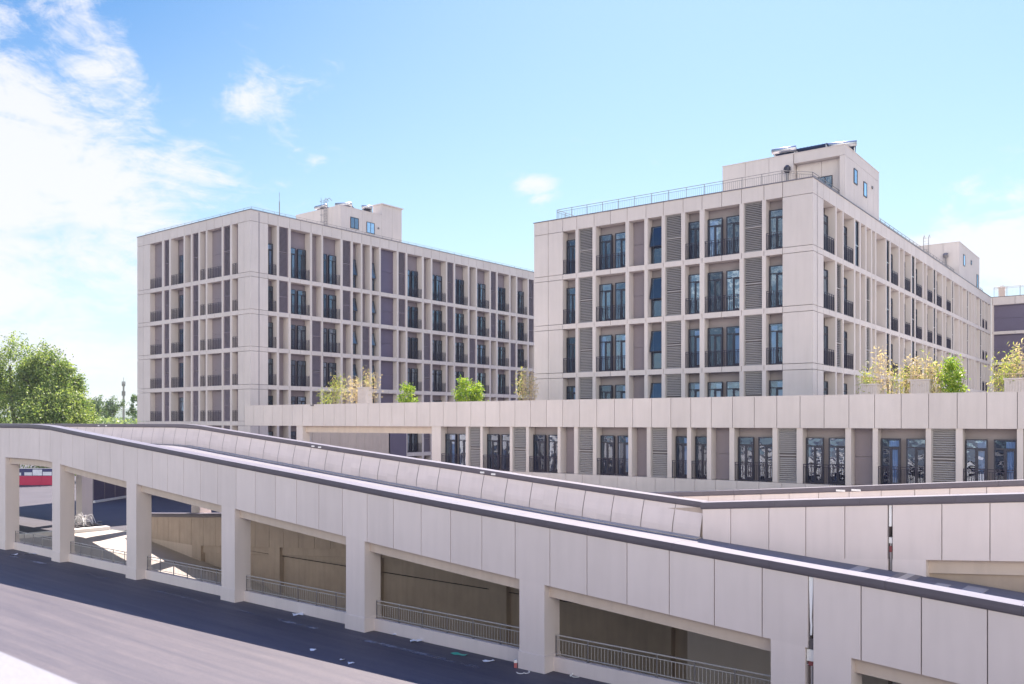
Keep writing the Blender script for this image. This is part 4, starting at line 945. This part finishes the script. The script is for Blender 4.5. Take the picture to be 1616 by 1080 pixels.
# ------------------------------------------------------------------ seen under the ramp: hoarding, fence, rubble
HO = empty('hoarding', (-88, 111, 0), 0, 'red site hoarding with a navy printed banner on top, seen under the ramp at left', 'hoarding')
REDH = mat('hoarding_red', (.50, .015, .08), .55, var=.1, vscale=.6); NAVY = mat('banner_navy', (.03, .035, .13), .6); BWHT = mat('banner_white', (.72, .74, .82), .6, var=.2, vscale=2)
mb = MB()
for i in range(14): mb.box(i*2.2+.01, i*2.2+2.19, 0, .06, .02, 1.18, REDH)
mb.obj('red_panels', HO)
mb = MB(); mb.box(0, 30.8, .0, .05, 1.19, 2.1, NAVY); r_ = random.Random(3); x = .5
while x < 29.5:
    w = r_.uniform(.5, 1.3); h = r_.uniform(.25, .75); mb.box(x, x+w, -.006, -.002, 1.24, 1.24+h, BWHT); x += w+r_.uniform(.05, .5)
mb.box(0, 30.8, -.02, .07, 2.105, 2.17, WHITE); mb.obj('banner', HO)
mb = MB()
for i in range(15): mb.box(i*2.2-.03, i*2.2+.03, .07, .13, 0, 2.1, STEELD)
mb.obj('posts', HO)
FO = empty('panel_fence', (-41.6, 87.3, 0), radians(85), 'tall mauve panel fence seen in the shade under the ramp', 'fence')
mb = MB()
for i in range(6): mb.box(i*2.0+.02, i*2.0+1.98, -.04, .04, .1, 3.4, PLUM)
mb.obj('panels', FO); mb = MB()
for i in range(7): mb.box(i*2.0-.05, i*2.0+.05, -.09, -.041, 0, 3.45, PURPLE)
mb.obj('posts', FO)
mb = MB(); mb.box(-.5, 12, -.55, -.3, 0, .22, WHITE); o = mb.obj('kerb'); o.location = (-41.6, 87.3, 0); o.rotation_euler = (0, 0, radians(85)); tag(o, kind='structure')
x, y = G(131, 67.5); RU = empty('pipe_heap', (x, y, 0), .4, 'heap of bent white pipes and rubble at the foot of a back pillar', 'rubble'); mb = MB()
for i in range(26):
    a = rnd.uniform(0, 6.28); pts = []; L = rnd.uniform(.5, 1.3); z0 = rnd.uniform(.1, .75); cx, cy = rnd.gauss(0, .35), rnd.gauss(0, .3)
    for k in range(6): t = k/5; pts.append((cx+cos(a)*L*(t-.5), cy+sin(a)*L*(t-.5), z0*(.2+1.2*sin(pi*t))))
    mb.tube(pts, .02, WHITE, 5)
mb.obj('pipes', RU); mb = MB()
for i in range(26):
    a = rnd.uniform(0, 6.28); cx, cy, cz = rnd.gauss(0, .55), rnd.gauss(0, .35), rnd.uniform(0, .22); s = rnd.uniform(.08, .22)
    mb.hexa([(cx+s*u*rnd.uniform(.7, 1.2), cy+s*v*rnd.uniform(.7, 1.2), cz+s*w*.6) for u, v, w in ((-1, -1, 0), (1, -1, 0), (1, 1, 0), (-1, 1, 0), (-1, -1, 1), (1, -1, 1), (1, 1, 1), (-1, 1, 1))], STEELD)
mb.obj('rubble', RU)

# ------------------------------------------------------------------ litter on the road
def gp(px, py):
    Y = 8*1388/(py-666); return ((px-808)/1388*Y, Y, .008)
GREENP = mat('green_plastic', (.02, .42, .30), .4); PAPER = mat('waste_paper', (.78, .78, .80), .8)
def scrap(px, py, l, w, label, m, name='paper_scrap', cat='litter', rz=0.4):
    mb = MB(); n = 4; zs = [rnd.uniform(.005, .07) for _ in range((n+1)*3)]
    for i in range(n):
        for j in range(2):
            P = lambda a, b: (l*(a/n-.5)+.02*sin(b*3+a), w*(b/2-.5)*(1+.2*sin(a*2)), zs[a*3+b])
            mb.quad([P(i, j), P(i+1, j), P(i+1, j+1), P(i, j+1)], m)
    b = len(mb.v); mb.v += [(x, y, z-.004) for x, y, z in mb.v]; mb.f += [tuple(b+i for i in reversed(f)) for f in mb.f]; mb.mi += list(mb.mi)
    o = mb.obj(name); o.location = gp(px, py); o.rotation_euler = (0, 0, rz); tag(o, label, cat)
scrap(23, 876, .35, .25, 'small white paper scrap on the shaded road at the left edge', PAPER)
scrap(48, 875, .9, .15, 'long thin paper strip on the shaded road before the leftmost pillars', PAPER, rz=-.3)
scrap(470, 971, .42, .3, 'crumpled white paper at the kerb left of the middle pillar', PAPER)
scrap(623, 1003, .14, .14, 'tiny white scrap close to the kerb wall right of the middle pillar', PAPER)
scrap(657, 1013, .42, .22, 'folded white paper on the shaded road right of the middle pillar', PAPER)
scrap(725, 1034, .62, .2, 'flattened green plastic wrapper on the shaded road', GREENP, rz=-.5)
scrap(771, 1045, .4, .12, 'white paper strip left of the big right pillar', PAPER)
scrap(974, 1075, .3, .25, 'white paper lump by the kerb wall at the bottom of the picture', PAPER)
scrap(494, 1027, .2, .15, 'blue-white scrap near the sunlit edge, left one of two', PAPER); scrap(540, 1043, .16, .12, 'lighter scrap near the sunlit edge, left of the kerb stain', PAPER); scrap(554, 1048, .2, .12, 'small pale scrap right at the sunlit edge of the road', PAPER)
def hose(px, py, R, a0, a1, label):
    mb = MB(); pts = [(R*cos(a0+(a1-a0)*i/14), R*sin(a0+(a1-a0)*i/14)*.8, .02+.03*(i % 5 == 0)) for i in range(15)]; mb.tube(pts, .014, WHITE, 5)
    o = mb.obj('hose_piece'); o.location = gp(px, py); tag(o, label, 'hose')
hose(824, 1062, .24, -2.4, .6, 'curved white hose piece at the foot of the big right pillar')
hose(909, 1068, .19, .3, 5.2, 'loop of white hose on the road right of the big right pillar')
CAN = mat('can_red', (.42, .12, .12), .4); o = empty('carton', gp(813.5, 1054), 0, 'small red and white carton against the left side of the big right pillar', 'carton'); mb = MB(); mb.box(-.05, .05, -.05, .05, 0, .16, CAN); mb.obj('carton_body', o); mb = MB(); mb.box(-.05, .05, -.05, .05, .162, .25, WHITE); mb.obj('carton_top', o)

# ------------------------------------------------------------------ parapet in front of the photographer
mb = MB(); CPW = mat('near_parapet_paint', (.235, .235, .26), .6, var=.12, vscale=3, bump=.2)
mb.box(-30, 12, 1.12, 1.53, 6.2, 7.0, CPW); mb.box(-30, 12, 1.2, 1.45, 0, 6.19, CPW)
o = mb.obj('parapet_wall'); o.rotation_euler = (0, 0, ZA); tag(o, 'white parapet just in front of the camera, only its top at the lower left', 'wall')

# ------------------------------------------------------------------ haze
hm = bpy.data.materials.new('haze_air'); hm.use_nodes = True; hn = hm.node_tree; hn.nodes.clear()
ho = hn.nodes.new('ShaderNodeOutputMaterial'); hv = hn.nodes.new('ShaderNodeVolumePrincipled'); hn.links.new(hv.outputs[0], ho.inputs['Volume'])
hv.inputs['Color'].default_value = (.80, .87, 1.0, 1); hv.inputs['Density'].default_value = HAZE_D; hv.inputs['Anisotropy'].default_value = 0.0
mb = MB(); mb.box(-1800, 1800, -350, 2600, -7, 48, hm); o = mb.obj('haze'); tag(o, kind='stuff')
